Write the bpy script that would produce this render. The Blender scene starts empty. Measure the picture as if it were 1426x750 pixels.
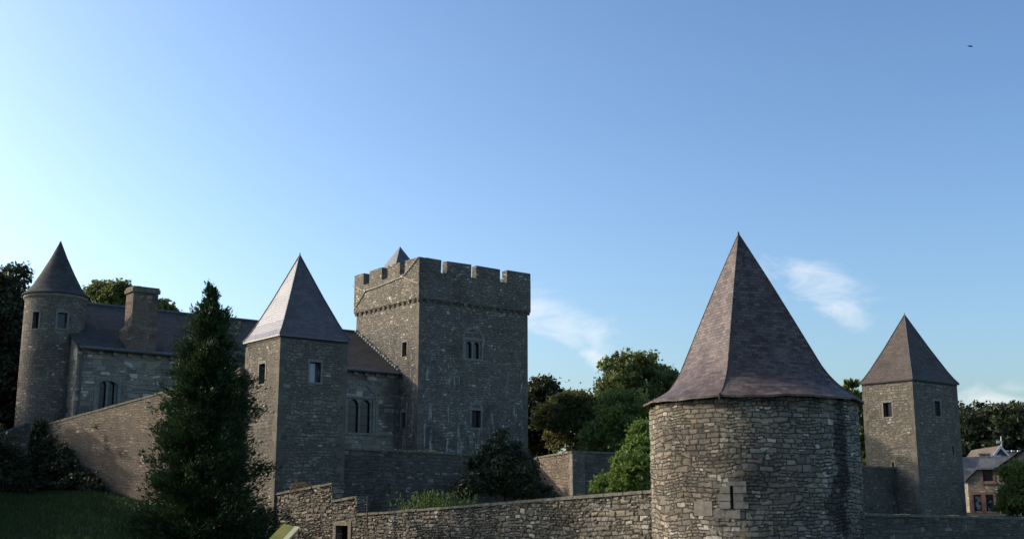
import bpy, math, random
import numpy as np
from mathutils import Vector, Matrix
random.seed(7); rng = np.random.default_rng(11)
scene = bpy.context.scene; COL = scene.collection
R = math.radians
# ------------------------------------------------------------------ camera
F = 1600.0; PITCH = R(11.5); CX, CY = 713.0, 375.0       # measured in the 1426 x 750 photograph
cam = bpy.data.cameras.new('camera'); camo = bpy.data.objects.new('camera', cam); COL.objects.link(camo)
cam.sensor_width = 36; cam.lens = 36 * F / 1426; cam.clip_start = 0.1; cam.clip_end = 6000
camo.location = (0, 0, 0); camo.rotation_euler = (R(90) + PITCH, 0, 0)
scene.camera = camo
# ------------------------------------------------------------------ light
SUN = Vector((-0.87, 0.25, 0.42)).normalized()          # direction to the sun
SUN_EL = math.asin(SUN.z); SUN_AZ = math.atan2(SUN.x, SUN.y)
sl = bpy.data.lights.new('sun', 'SUN'); sl.energy = 2.1; sl.angle = R(0.5); sl.color = (1.0, 0.90, 0.78)
so = bpy.data.objects.new('sun', sl); COL.objects.link(so)
so.rotation_euler = (-SUN).to_track_quat('-Z', 'Y').to_euler()
scene.view_settings.view_transform = 'Standard'; scene.view_settings.look = 'None'
scene.view_settings.gamma = 1; scene.view_settings.use_curve_mapping = False
scene.view_settings.exposure = 0.66

W = bpy.data.worlds.new('World'); scene.world = W; W.use_nodes = True
wt = W.node_tree; wn = wt.nodes; wl = wt.links; wn.clear()

def cam_dir(px, py):
    a = (px - CX) / F; b = (CY - py) / F
    return Vector((a, math.cos(PITCH) - b * math.sin(PITCH), math.sin(PITCH) + b * math.cos(PITCH)))

SKY_G = 1.3
def build_world():
    out = wn.new('ShaderNodeOutputWorld'); bg = wn.new('ShaderNodeBackground')
    sky = wn.new('ShaderNodeTexSky'); sky.sky_type = 'NISHITA'; sky.sun_disc = False
    sky.sun_elevation = SUN_EL; sky.sun_rotation = SUN_AZ
    sky.air_density = 1.0; sky.dust_density = 2.6; sky.ozone_density = 2.6; sky.altitude = 100
    bg.inputs['Strength'].default_value = 0.15
    gm0 = wn.new('ShaderNodeGamma'); gm0.inputs['Gamma'].default_value = SKY_G; wl.new(sky.outputs[0], gm0.inputs['Color'])     # a clear deep autumn sky: more contrast than the model's
    gm = wn.new('ShaderNodeMix'); gm.data_type = 'RGBA'; gm.blend_type = 'MULTIPLY'; gm.inputs['Factor'].default_value = 1
    kk = 0.224 ** (SKY_G - 1); wl.new(gm0.outputs[0], gm.inputs['A']); gm.inputs['B'].default_value = (kk * .98, kk * 1.015, kk, 1)
    tc = wn.new('ShaderNodeTexCoord'); nv = wn.new('ShaderNodeVectorMath'); nv.operation = 'NORMALIZE'
    wl.new(tc.outputs['Generated'], nv.inputs[0])
    D = nv.outputs[0]
    # wisps: fibrous noise, kept to a few patches of sky
    mp = wn.new('ShaderNodeMapping'); mp.inputs['Scale'].default_value = (20, 20, 52)
    mp.inputs['Rotation'].default_value = (0, R(30), 0)
    wl.new(D, mp.inputs['Vector'])
    nz = wn.new('ShaderNodeTexNoise'); nz.inputs['Scale'].default_value = 1.0; nz.inputs['Detail'].default_value = 7
    nz.inputs['Roughness'].default_value = 0.62; nz.inputs['Distortion'].default_value = 0.7
    wl.new(mp.outputs[0], nz.inputs['Vector'])
    patches = [((1125, 388), 78, 32, -20, 0.62), ((1165, 425), 62, 24, -38, 0.62), ((785, 452), 85, 34, -22, 0.72), ((1372, 562), 62, 28, 8, 0.72),
               ((745, 435), 40, 30, 0, 0.72), ((925, 490), 40, 18, -15, 0.25), ((830, 500), 40, 14, -35, 0.6)]
    total = None
    def M(op, a, b=None, c=None):
        n = wn.new('ShaderNodeMath'); n.operation = op
        for i, v in enumerate((a, b, c)):
            if v is None: continue
            if isinstance(v, (int, float)): n.inputs[i].default_value = v
            else: wl.new(v, n.inputs[i])
        return n.outputs[0]
    for (c, sx, sy, rot, amt) in patches:
        d = cam_dir(*c).normalized(); right = d.cross(Vector((0, 0, 1))).normalized(); up = right.cross(d)
        cr, sr = math.cos(R(rot)), math.sin(R(rot))
        t1 = right * cr + up * sr; t2 = up * cr - right * sr
        vs = []
        for t, s in ((t1, sx), (t2, sy)):
            n = wn.new('ShaderNodeVectorMath'); n.operation = 'DOT_PRODUCT'; wl.new(D, n.inputs[0]); n.inputs[1].default_value = t / (s / F)
            vs.append(M('POWER', M('ABSOLUTE', n.outputs['Value']), 2.0))
        front = wn.new('ShaderNodeVectorMath'); front.operation = 'DOT_PRODUCT'; wl.new(D, front.inputs[0]); front.inputs[1].default_value = d
        m = M('MULTIPLY', M('EXPONENT', M('MULTIPLY', M('ADD', vs[0], vs[1]), -1.1)), amt)
        m = M('MULTIPLY', m, M('GREATER_THAN', front.outputs['Value'], 0.5))
        total = m if total is None else M('MAXIMUM', total, m)
    k = M('MULTIPLY', M('SUBTRACT', M('ADD', total, M('MULTIPLY', nz.outputs['Fac'], 1.9)), 1.10), 0.65)
    k = M('MULTIPLY', M('MINIMUM', M('MAXIMUM', k, 0.0), 0.5), M('MINIMUM', M('MULTIPLY', total, 2.5), 1.0))
    mx = wn.new('ShaderNodeMix'); mx.data_type = 'RGBA'
    wl.new(k, mx.inputs['Factor']); wl.new(gm.outputs['Result'], mx.inputs['A']); mx.inputs['B'].default_value = (4.6, 4.6, 4.65, 1)
    wl.new(mx.outputs['Result'], bg.inputs['Color']); wl.new(bg.outputs[0], out.inputs[0])
build_world()

# ------------------------------------------------------------------ projection helpers (photo measurements -> places)
def at(px, py, Y):
    d = cam_dir(px, py); return Vector((d.x / d.y * Y, Y, d.z / d.y * Y))
def proj(p):
    zc = p.y * math.cos(PITCH) + p.z * math.sin(PITCH); yc = -p.y * math.sin(PITCH) + p.z * math.cos(PITCH)
    return CX + F * p.x / zc, CY - F * yc / zc
def solve_len(P, d, px):
    lo, hi = 0.0, 60.0
    s = 1 if proj(P + d * 1e-3)[0] < proj(P + d * 1.0)[0] else -1
    for _ in range(60):
        m = (lo + hi) / 2
        if (proj(P + d * m)[0] - px) * s < 0: lo = m
        else: hi = m
    return lo
def on_plane(px, py, A, U):
    """ray through a photo point met with the vertical plane through A along U -> (u, z)"""
    d = cam_dir(px, py); n = Vector((U.y, -U.x, 0))
    t = (A.x * n.x + A.y * n.y) / (d.x * n.x + d.y * n.y)
    p = d * t; return (p - A).dot(U) , p.z
def solve_z(x, y, py):
    lo, hi = -20.0, 60.0
    for _ in range(60):
        m = (lo + hi) / 2
        if proj(Vector((x, y, m)))[1] > py: lo = m
        else: hi = m
    return lo
AX = R(38.5)
U = Vector((math.cos(AX), math.sin(AX), 0)); V = Vector((-math.sin(AX), math.cos(AX), 0))   # the castle's two directions
Z = Vector((0, 0, 1))

# ------------------------------------------------------------------ object helpers
def tag(o, label=None, cat=None, group=None, kind=None):
    if label: o['label'] = label
    if cat: o['category'] = cat
    if group: o['group'] = group
    if kind: o['kind'] = kind
    return o
def thing(name, loc, label, cat, group=None):
    o = bpy.data.objects.new(name, None); COL.objects.link(o); o.location = loc; o.empty_display_size = 0.3
    return tag(o, label, cat, group)
def root_loc(o):
    l = Vector((0, 0, 0))
    while o is not None: l = l + o.location; o = o.parent
    return l
class MB:
    def __init__(s): s.v = []; s.f = []
    def face(s, pts):
        i = len(s.v); s.v.extend([tuple(p) for p in pts]); s.f.append(tuple(range(i, i + len(pts))))
    def hexa(s, p):          # 8 corners: 4 bottom ccw, 4 top ccw
        i = len(s.v); s.v.extend([tuple(q) for q in p])
        for f in ((3, 2, 1, 0), (4, 5, 6, 7), (0, 1, 5, 4), (1, 2, 6, 5), (2, 3, 7, 6), (3, 0, 4, 7)):
            s.f.append(tuple(i + k for k in f))
    def box(s, O, ax, ay, az):   # corner O plus three edge vectors
        s.hexa([O, O + ax, O + ax + ay, O + ay, O + az, O + ax + az, O + ax + ay + az, O + ay + az])
    def tube(s, pts, r, n=8, r2=None):
        pts = [Vector(p) for p in pts]; base = len(s.v); m = len(pts)
        for k, p in enumerate(pts):
            t = (pts[min(k + 1, m - 1)] - pts[max(k - 1, 0)]).normalized()
            a = t.cross(Vector((0.3, 0.1, 1)) if abs(t.z) < 0.9 else Vector((1, 0.2, 0))).normalized(); b = t.cross(a)
            rr = r if r2 is None else r + (r2 - r) * k / (m - 1)
            for j in range(n):
                w = 2 * math.pi * j / n; s.v.append(tuple(p + a * (rr * math.cos(w)) + b * (rr * math.sin(w))))
        for k in range(m - 1):
            for j in range(n):
                s.f.append((base + k * n + j, base + k * n + (j + 1) % n, base + (k + 1) * n + (j + 1) % n, base + (k + 1) * n + j))
        s.f.append(tuple(base + j for j in range(n))[::-1]); s.f.append(tuple(base + (m - 1) * n + j for j in range(n)))
    def build(s, name, mat, parent=None, smooth=False, merge=False, uv=None):
        me = bpy.data.meshes.new(name); off = root_loc(parent)
        va = np.array(s.v, dtype=float) - np.array(off); 
        me.from_pydata(va.tolist(), [], s.f); me.materials.append(mat)
        if merge:
            import bmesh
            b = bmesh.new(); b.from_mesh(me); bmesh.ops.remove_doubles(b, verts=b.verts, dist=0.001); b.to_mesh(me); b.free()
        if uv != 'none':
            lay = me.uv_layers.new(name='uv'); 
            co = np.empty(len(me.vertices) * 3); me.vertices.foreach_get('co', co); co = co.reshape(-1, 3) + np.array(off)
            data = np.empty((len(me.loops), 2)); k = 0
            for p in me.polygons:
                n = p.normal; t = Vector((-n.y, n.x, 0))
                t = t.normalized() if t.length > 1e-4 else Vector((1, 0, 0)); b_ = n.cross(t)
                if callable(uv):
                    for li in p.loop_indices: data[li] = uv(co[me.loops[li].vertex_index])
                else:
                    idx = [me.loops[li].vertex_index for li in p.loop_indices]
                    c = co[idx]; data[list(p.loop_indices), 0] = c @ np.array(t); data[list(p.loop_indices), 1] = c @ np.array(b_)
            lay.data.foreach_set('uv', data.ravel())
        if smooth: me.polygons.foreach_set('use_smooth', [True] * len(me.polygons))
        o = bpy.data.objects.new(name, me); COL.objects.link(o)
        if parent is not None: o.parent = parent
        return o
def flatmap(O, Ud):
    N = Vector((Ud.y, -Ud.x, 0))
    return lambda u, z, d=0.0: Vector((O.x + Ud.x * u - N.x * d, O.y + Ud.y * u - N.y * d, z))
def cylmap(c, r):            # u = arc length, 0 facing the road; runs to the right as seen from outside
    return lambda u, z, d=0.0: Vector((c.x + (r - d) * math.sin(u / r), c.y - (r - d) * math.cos(u / r), z))
def grid_wall(mb, mf, u0, u1, z0, z1, holes=(), step=1.0, rec=0.45, top=None, hz=None):
    """wall face with real openings; top(u): height of an uneven top (z is stretched above hz)"""
    def cuts(a, b, extra):
        c = [a, b] + [e for e in extra if a < e < b]; c = sorted(set(c)); out = []
        for p, q in zip(c[:-1], c[1:]):
            n = max(1, int(round((q - p) / step))); out += [p + (q - p) * i / n for i in range(n)]
        return out + [b]
    us = cuts(u0, u1, [h[0] for h in holes] + [h[1] for h in holes])
    zs = cuts(z0, z1, [h[2] for h in holes] + [h[3] for h in holes])
    hz = hz if hz is not None else z0
    def zz(u, z):
        if top is None or z <= hz: return z
        return hz + (z - hz) * (top(u) - hz) / (z1 - hz)
    base = len(mb.v); n = len(zs)
    for u in us:
        for z in zs: mb.v.append(tuple(mf(u, zz(u, z))))
    eps = 1e-6
    for i in range(len(us) - 1):
        for j in range(n - 1):
            uc = (us[i] + us[i + 1]) / 2; zc = (zs[j] + zs[j + 1]) / 2
            if any(h[0] < uc < h[1] and h[2] < zc < h[3] for h in holes): continue
            mb.f.append((base + i * n + j, base + (i + 1) * n + j, base + (i + 1) * n + j + 1, base + i * n + j + 1))
    for (a, b, c, d) in holes:      # reveals
        mb.face([mf(a, c), mf(b, c), mf(b, c, rec), mf(a, c, rec)]); mb.face([mf(a, d), mf(a, d, rec), mf(b, d, rec), mf(b, d)])
        mb.face([mf(a, c), mf(a, c, rec), mf(a, d, rec), mf(a, d)]); mb.face([mf(b, c), mf(b, d), mf(b, d, rec), mf(b, c, rec)])
def mbox(mb, mf, u0, u1, z0, z1, d0, d1):       # d0 outer, d1 inner
    mb.hexa([mf(u0, z0, d0), mf(u1, z0, d0), mf(u1, z0, d1), mf(u0, z0, d1), mf(u0, z1, d0), mf(u1, z1, d0), mf(u1, z1, d1), mf(u0, z1, d1)])
def arch_top(u, a, b, spring, pointed=False):
    m = (a + b) / 2; r = (b - a) / 2; x = min(1, abs(u - m) / r)
    return spring + r * math.sqrt(max(0, 1 - x * x)) * (1.15 if pointed else 1.0)
def add_window(parent, mf, hole, style='rect', glass=None, fw=0.10, bars=True, proud=0.02):
    a, b, c, d = hole; pa = (a + b) / 2
    f = MB()
    mbox(f, mf, a - fw, a, c - fw * 0.8, d + fw * 1.3, -proud, 0.14); mbox(f, mf, b, b + fw, c - fw * 0.8, d + fw * 1.3, -proud, 0.14)
    mbox(f, mf, a, b, d, d + fw * 1.3, -proud - 0.003, 0.14); mbox(f, mf, a, b, c - fw * 0.8, c, -proud - 0.003, 0.14)
    win = f.build('window', MAT['dressed'], parent)
    if style in ('twin', 'arch'):
        t = MB(); n = 2 if style == 'twin' else 1; mul = 0.12
        w = (b - a - mul * (n + 1)) / n if n == 2 else (b - a)
        ops = [(a + mul + k * (w + mul), a + mul + k * (w + mul) + w) for k in range(n)] if n == 2 else [(a, b)]
        spring = d - (ops[0][1] - ops[0][0]) / 2 - 0.08
        N = 44
        for k in range(N):
            ua = a + (b - a) * k / N; ub = a + (b - a) * (k + 1) / N; um = (ua + ub) / 2
            op = next((o for o in ops if o[0] <= um <= o[1]), None)
            za = zb = c
            if op: za = arch_top(ua, *op, spring); zb = arch_top(ub, *op, spring)
            t.hexa([mf(ua, za, .08), mf(ub, zb, .08), mf(ub, zb, .2), mf(ua, za, .2), mf(ua, d, .08), mf(ub, d, .08), mf(ub, d, .2), mf(ua, d, .2)])
        t.build('tracery', MAT['dressed'], win)
    p = MB(); p.face([mf(a, c, .27), mf(b, c, .27), mf(b, d, .27), mf(a, d, .27)])
    p.build('pane', glass or MAT['glass'], win)
    if bars:
        g = MB(); n = 4 if style != 'rect' else 2
        for k in range(1, n): zc = c + (d - c) * k / n; mbox(g, mf, a, b, zc - .012, zc + .012, .235, .262)
        mbox(g, mf, pa - .014, pa + .014, c, d, .232, .265)
        g.build('glazing_bar', MAT['iron'], win)
    return win

# ------------------------------------------------------------------ materials
MAT = {}
def newmat(name):
    m = bpy.data.materials.new(name); m.use_nodes = True; nt = m.node_tree
    for n in list(nt.nodes):
        if n.type != 'OUTPUT_MATERIAL': nt.nodes.remove(n)
    out = [n for n in nt.nodes][0]; p = nt.nodes.new('ShaderNodeBsdfPrincipled'); nt.links.new(p.outputs[0], out.inputs[0])
    p.inputs['Specular IOR Level'].default_value = 0.25
    return m, nt, p, out
def N_(nt, t, **kw):
    n = nt.nodes.new(t)
    for k, v in kw.items():
        if k in n.inputs: n.inputs[k].default_value = v
        else: setattr(n, k, v)
    return n
def mth(nt, op, a, b=None, clamp=False):
    n = nt.nodes.new('ShaderNodeMath'); n.operation = op; n.use_clamp = clamp
    for i, v in enumerate((a, b)):
        if v is None: continue
        if isinstance(v, (int, float)): n.inputs[i].default_value = v
        else: nt.links.new(v, n.inputs[i])
    return n.outputs[0]
def mixc(nt, f, a, b, mode='MIX'):
    n = nt.nodes.new('ShaderNodeMix'); n.data_type = 'RGBA'; n.blend_type = mode
    for key, v in (('Factor', f), ('A', a), ('B', b)):
        if isinstance(v, (int, float)): n.inputs[key].default_value = v
        elif isinstance(v, tuple): n.inputs[key].default_value = (*v, 1)
        else: nt.links.new(v, n.inputs[key])
    return n.outputs['Result']
def ramp(nt, x, lo, hi, smooth=True):
    n = nt.nodes.new('ShaderNodeMapRange'); n.clamp = True
    if smooth: n.interpolation_type = 'SMOOTHSTEP'
    nt.links.new(x, n.inputs[0]); n.inputs[1].default_value = lo; n.inputs[2].default_value = hi
    return n.outputs[0]
def stone_mat(name, w=.36, h=.16, a=(.21, .19, .155), b=(.30, .27, .22), mortar=(.17, .155, .13), light=0.06, stain=0.5,
              bump=0.6, disp=0.0, streak=0.0, moss=0.12, gap=0.018, rust=0.0, warp=1.0, mixs=True, dark_patches=()):
    """roughly coursed rubble: brick bonds of two sizes, warped so courses wander and stones differ in length"""
    K = (2.08, 1.90, 1.66); a = tuple(x * k for x, k in zip(a, K)); b = tuple(x * k for x, k in zip(b, K)); mortar = tuple(x * k for x, k in zip(mortar, K))
    m, nt, p, out = newmat(name); L = nt.links.new
    geo = N_(nt, 'ShaderNodeNewGeometry'); pos = geo.outputs['Position']; uv = N_(nt, 'ShaderNodeUVMap'); uv.uv_map = 'uv'
    def warped(vec, scale, amp):
        n = N_(nt, 'ShaderNodeTexNoise', Scale=scale, Detail=1.5); L(vec, n.inputs['Vector'])
        q = N_(nt, 'ShaderNodeVectorMath', operation='SUBTRACT'); L(n.outputs['Color'], q.inputs[0]); q.inputs[1].default_value = (.5, .5, .5)
        q2 = N_(nt, 'ShaderNodeVectorMath', operation='MULTIPLY'); L(q.outputs[0], q2.inputs[0]); q2.inputs[1].default_value = amp
        r = N_(nt, 'ShaderNodeVectorMath', operation='ADD'); L(vec, r.inputs[0]); L(q2.outputs[0], r.inputs[1]); return r.outputs[0]
    v = warped(uv.outputs[0], .7, (.6 * warp, .28 * warp, 0)); v = warped(v, .9 / w, (w * .55 * warp, h * .42 * warp, 0)); v = warped(v, 4.5 / w, (h * .26 * warp, h * .24 * warp, 0))
    def bond(ww, hh, off):
        br = N_(nt, 'ShaderNodeTexBrick', Scale=1.0, offset=off, squash=1.35, squash_frequency=3); br.inputs['Brick Width'].default_value = ww; br.inputs['Row Height'].default_value = hh
        br.inputs['Mortar Size'].default_value = gap; br.inputs['Mortar Smooth'].default_value = .85; br.inputs['Bias'].default_value = 0
        br.inputs['Color1'].default_value = (0, 0, 0, 1); br.inputs['Color2'].default_value = (1, 1, 1, 1); br.inputs['Mortar'].default_value = (.5, .5, .5, 1)
        L(v, br.inputs['Vector']); return br
    b1 = bond(w, h, .43)
    fac, rnd = b1.outputs['Fac'], b1.outputs['Color']
    if mixs:
        b2 = bond(w * .62, h * .62, .56); b3 = bond(w * 1.5, h * 1.45, .37)
        sel = N_(nt, 'ShaderNodeTexNoise', Scale=1.1 / w * .36, Detail=1.0); L(uv.outputs[0], sel.inputs['Vector'])
        k2 = mth(nt, 'GREATER_THAN', sel.outputs['Fac'], .53); k3 = mth(nt, 'LESS_THAN', sel.outputs['Fac'], .40)
        fac = mixc(nt, k2, fac, b2.outputs['Fac']); rnd = mixc(nt, k2, rnd, b2.outputs['Color'])
        fac = mixc(nt, k3, fac, b3.outputs['Fac']); rnd = mixc(nt, k3, rnd, b3.outputs['Color'])
    wn_ = N_(nt, 'ShaderNodeTexWhiteNoise', noise_dimensions='1D'); L(mth(nt, 'MULTIPLY', rnd, 917.3), wn_.inputs['W'])
    sep = N_(nt, 'ShaderNodeSeparateColor'); L(wn_.outputs['Color'], sep.inputs[0])
    fine = N_(nt, 'ShaderNodeTexNoise', Scale=9.0, Detail=8.0, Roughness=0.65); L(pos, fine.inputs['Vector'])
    big = N_(nt, 'ShaderNodeTexNoise', Scale=0.35, Detail=6.0, Roughness=0.6); L(pos, big.inputs['Vector'])
    mid = N_(nt, 'ShaderNodeTexNoise', Scale=1.6, Detail=6.0, Roughness=0.65); L(pos, mid.inputs['Vector'])
    edge = mth(nt, 'SUBTRACT', 1.0, fac, True)
    col = mixc(nt, sep.outputs[0], a, b)
    warm = mixc(nt, mth(nt, 'MULTIPLY', ramp(nt, sep.outputs[1], .55, 1.0), 0.5), col, (b[0] * 1.1, b[1] * .93, b[2] * .72))
    col = mixc(nt, ramp(nt, sep.outputs[2], 1 - light, 1 - light + .01), warm, (b[0] * 1.6, b[1] * 1.6, b[2] * 1.6))
    col = mixc(nt, mth(nt, 'MULTIPLY', ramp(nt, sep.outputs[2], .2, .0), .6), col, (a[0] * .5, a[1] * .5, a[2] * .52))
    col = mixc(nt, edge, mortar, col)
    col = mixc(nt, mth(nt, 'MULTIPLY', ramp(nt, fine.outputs['Fac'], .35, .75), .6), col, mixc(nt, 1.0, col, (.5, .5, .5), 'MULTIPLY'))
    col = mixc(nt, mth(nt, 'MULTIPLY', ramp(nt, big.outputs['Fac'], .46, .68), stain), col, (a[0] * .32, a[1] * .31, a[2] * .31))
    col = mixc(nt, mth(nt, 'MULTIPLY', ramp(nt, mid.outputs['Fac'], .55, .75), moss), col, (.10, .11, .045))
    if rust: col = mixc(nt, mth(nt, 'MULTIPLY', ramp(nt, mid.outputs['Fac'], .46, .30), rust), col, (.30, .21, .11))
    if streak:
        ms = N_(nt, 'ShaderNodeMapping'); ms.inputs['Scale'].default_value = (2.2, 2.2, .40); L(pos, ms.inputs['Vector'])
        ns = N_(nt, 'ShaderNodeTexNoise', Scale=1.6, Detail=6.0, Roughness=0.7); L(ms.outputs[0], ns.inputs['Vector'])
        sx = N_(nt, 'ShaderNodeSeparateXYZ'); L(pos, sx.inputs[0])
        k = mth(nt, 'MULTIPLY', ramp(nt, mth(nt, 'ADD', ns.outputs['Fac'], mth(nt, 'MULTIPLY', mth(nt, 'SUBTRACT', 6.0, sx.outputs[2]), .012)), .56, .64), streak)
        col = mixc(nt, k, col, (.60, .57, .50))
    for (u0, z0, su, sz, amt) in dark_patches:      # dark patches: stains on the right side, broad bands below the eaves
        dv = N_(nt, 'ShaderNodeVectorMath', operation='SUBTRACT'); L(uv.outputs[0], dv.inputs[0]); dv.inputs[1].default_value = (u0, z0, 0)
        dm = N_(nt, 'ShaderNodeVectorMath', operation='MULTIPLY'); L(dv.outputs[0], dm.inputs[0]); dm.inputs[1].default_value = (1 / su, 1 / sz, 0)
        ln = N_(nt, 'ShaderNodeVectorMath', operation='LENGTH'); L(dm.outputs[0], ln.inputs[0])
        k = ramp(nt, mth(nt, 'ADD', ln.outputs['Value'], mth(nt, 'MULTIPLY', mth(nt, 'SUBTRACT', mid.outputs['Fac'], .5), 2.6)), 1.15, .55)
        col = mixc(nt, mth(nt, 'MULTIPLY', k, amt), col, (.035, .03, .025))
    L(col, p.inputs['Base Color']); p.inputs['Roughness'].default_value = 0.92
    hgt = mth(nt, 'ADD', mth(nt, 'MULTIPLY', edge, mth(nt, 'ADD', mth(nt, 'MULTIPLY', sep.outputs[1], .6), .45)), mth(nt, 'MULTIPLY', fine.outputs['Fac'], .6))
    bp = N_(nt, 'ShaderNodeBump', Strength=bump, Distance=h * .3); L(hgt, bp.inputs['Height']); L(bp.outputs[0], p.inputs['Normal'])
    if disp:
        dn = N_(nt, 'ShaderNodeDisplacement', Scale=disp, Midlevel=0.9); L(hgt, dn.inputs['Height']); L(dn.outputs[0], out.inputs['Displacement'])
        m.displacement_method = 'BOTH'
    MAT[name] = m; return m
stone_mat('stone_round', w=0.29, h=0.155, a=(.075, .073, .067), b=(.175, .166, .147), mortar=(.06, .055, .045), disp=.05, bump=.5, stain=.8, rust=.45, warp=1.15, light=.07, moss=.1, dark_patches=((2.3, 1.6, .42, 2.4, .85), (2.0, -.1, .55, .8, .8), (-1.4, 3.0, 1.6, .35, .6), (.6, 3.0, 1.2, .3, .5)))
stone_mat('stone_near', w=0.27, h=0.145, a=(.072, .072, .064), b=(.165, .157, .137), mortar=(.065, .06, .05), disp=.05, bump=.5, stain=.45, light=.05)
stone_mat('stone_keep', w=0.27, h=0.17, a=(.07, .07, .066), b=(.155, .15, .135), mortar=(.075, .073, .067), light=.07, bump=1.0, gap=.03, stain=.4, streak=.6, warp=1.6)
stone_mat('stone_tower', w=0.27, h=0.16, a=(.068, .066, .06), b=(.145, .138, .12), mortar=(.075, .072, .063), light=.03, warp=1.35, bump=.9, gap=.025, stain=.35)
stone_mat('stone_hall', w=0.6, h=0.3, a=(.09, .09, .082), b=(.17, .165, .145), mortar=(.075, .075, .068), light=.1, bump=.6, stain=.6, moss=.3)
stone_mat('stone_wall', w=0.28, h=0.13, a=(.10, .085, .07), b=(.175, .15, .12), mortar=(.09, .08, .066), light=.03, bump=1.0, stain=.35, gap=.025)
stone_mat('stone_shaded', w=0.36, h=0.17, a=(.045, .045, .04), b=(.085, .082, .072), mortar=(.05, .048, .042), bump=.8, stain=.5, moss=.3)  # deeper tone for walls standing in shade; the shade is put into the colour
stone_mat('stone_house', w=0.36, h=0.18, a=(.075, .068, .06), b=(.125, .115, .10), mortar=(.085, .078, .068), bump=.5, stain=.15, moss=0)
def plain(name, col, rough=.8, var=.25, scale=3.0, bump=.3, metal=0.0, spec=.25, col2=None):
    m, nt, p, out = newmat(name); L = nt.links.new
    geo = N_(nt, 'ShaderNodeNewGeometry'); nz = N_(nt, 'ShaderNodeTexNoise', Scale=scale, Detail=7.0, Roughness=.65); L(geo.outputs['Position'], nz.inputs['Vector'])
    c2 = col2 or tuple(c * (1 - var * 2) for c in col)
    L(mixc(nt, ramp(nt, nz.outputs['Fac'], .35, .7), col, c2), p.inputs['Base Color'])
    p.inputs['Roughness'].default_value = rough; p.inputs['Metallic'].default_value = metal; p.inputs['Specular IOR Level'].default_value = spec
    if bump:
        bp = N_(nt, 'ShaderNodeBump', Strength=bump, Distance=.03); L(nz.outputs['Fac'], bp.inputs['Height']); L(bp.outputs[0], p.inputs['Normal'])
    MAT[name] = m; return m
plain('dressed', (.26, .24, .20), .9, .2, 6.0)
plain('coping', (.19, .17, .13), .95, .3, 5.0, .6, col2=(.09, .085, .055))
plain('iron', (.03, .03, .032), .6, .1, 10, 0)
plain('lead', (.10, .105, .11), .5, .2, 4, 0)
plain('cable', (.42, .38, .30), .7, .15, 8, 0)
plain('chimney_brick', (.10, .09, .075), .95, .25, 2.0, .6, col2=(.06, .05, .04))
plain('white_paint', (.75, .74, .70), .6, .08, 4, 0)
plain('red_stone', (.19, .10, .08), .9, .2, 5)
plain('bark', (.10, .085, .065), .95, .25, 9, .8)
plain('sign_yellow', (.34, .27, .05), .5, .3, 3.0, 0, col2=(.2, .22, .05))
plain('sign_cream', (.75, .66, .34), .6, .05, 6, 0)
plain('bird_dark', (.02, .02, .022), .8, .1, 5, 0)
plain('turf', (.035, .055, .018), 1.0, .25, .8, .5, col2=(.02, .03, .012))
plain('yard', (.11, .10, .07), 1.0, .3, .9, .5, col2=(.05, .06, .03))
plain('dark_room', (.012, .012, .012), 1.0, .0, 1, 0)
def glass(name, col, rough=.15, spec=.5):
    m, nt, p, out = newmat(name); p.inputs['Base Color'].default_value = (*col, 1); p.inputs['Roughness'].default_value = rough
    p.inputs['Specular IOR Level'].default_value = spec; MAT[name] = m
def quoin_mat():
    m, nt, p, out = newmat('stone_quoin'); L = nt.links.new
    geo = N_(nt, 'ShaderNodeNewGeometry'); nz = N_(nt, 'ShaderNodeTexNoise', Scale=6.0, Detail=7.0, Roughness=.65); L(geo.outputs['Position'], nz.inputs['Vector'])
    col = mixc(nt, geo.outputs['Random Per Island'], (.125, .106, .076), (.20, .172, .125)); col = mixc(nt, ramp(nt, nz.outputs['Fac'], .4, .72), col, (.10, .095, .08))
    L(col, p.inputs['Base Color']); p.inputs['Roughness'].default_value = .92
    bp = N_(nt, 'ShaderNodeBump', Strength=.5, Distance=.03); L(nz.outputs['Fac'], bp.inputs['Height']); L(bp.outputs[0], p.inputs['Normal']); MAT['stone_quoin'] = m
quoin_mat()
glass('glass', (.012, .014, .018), .2, .35); glass('pale_glass', (.10, .13, .17), .12, .8)
def curtain():
    m, nt, p, out = newmat('curtain'); L = nt.links.new
    geo = N_(nt, 'ShaderNodeNewGeometry'); nz = N_(nt, 'ShaderNodeTexNoise', Scale=3.5, Detail=3.0); L(geo.outputs['Position'], nz.inputs['Vector'])
    L(mixc(nt, ramp(nt, nz.outputs['Fac'], .45, .6), (.02, .03, .03), (.25, .30, .28)), p.inputs['Base Color']); p.inputs['Roughness'].default_value = .15
    MAT['curtain'] = m
curtain()
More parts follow.
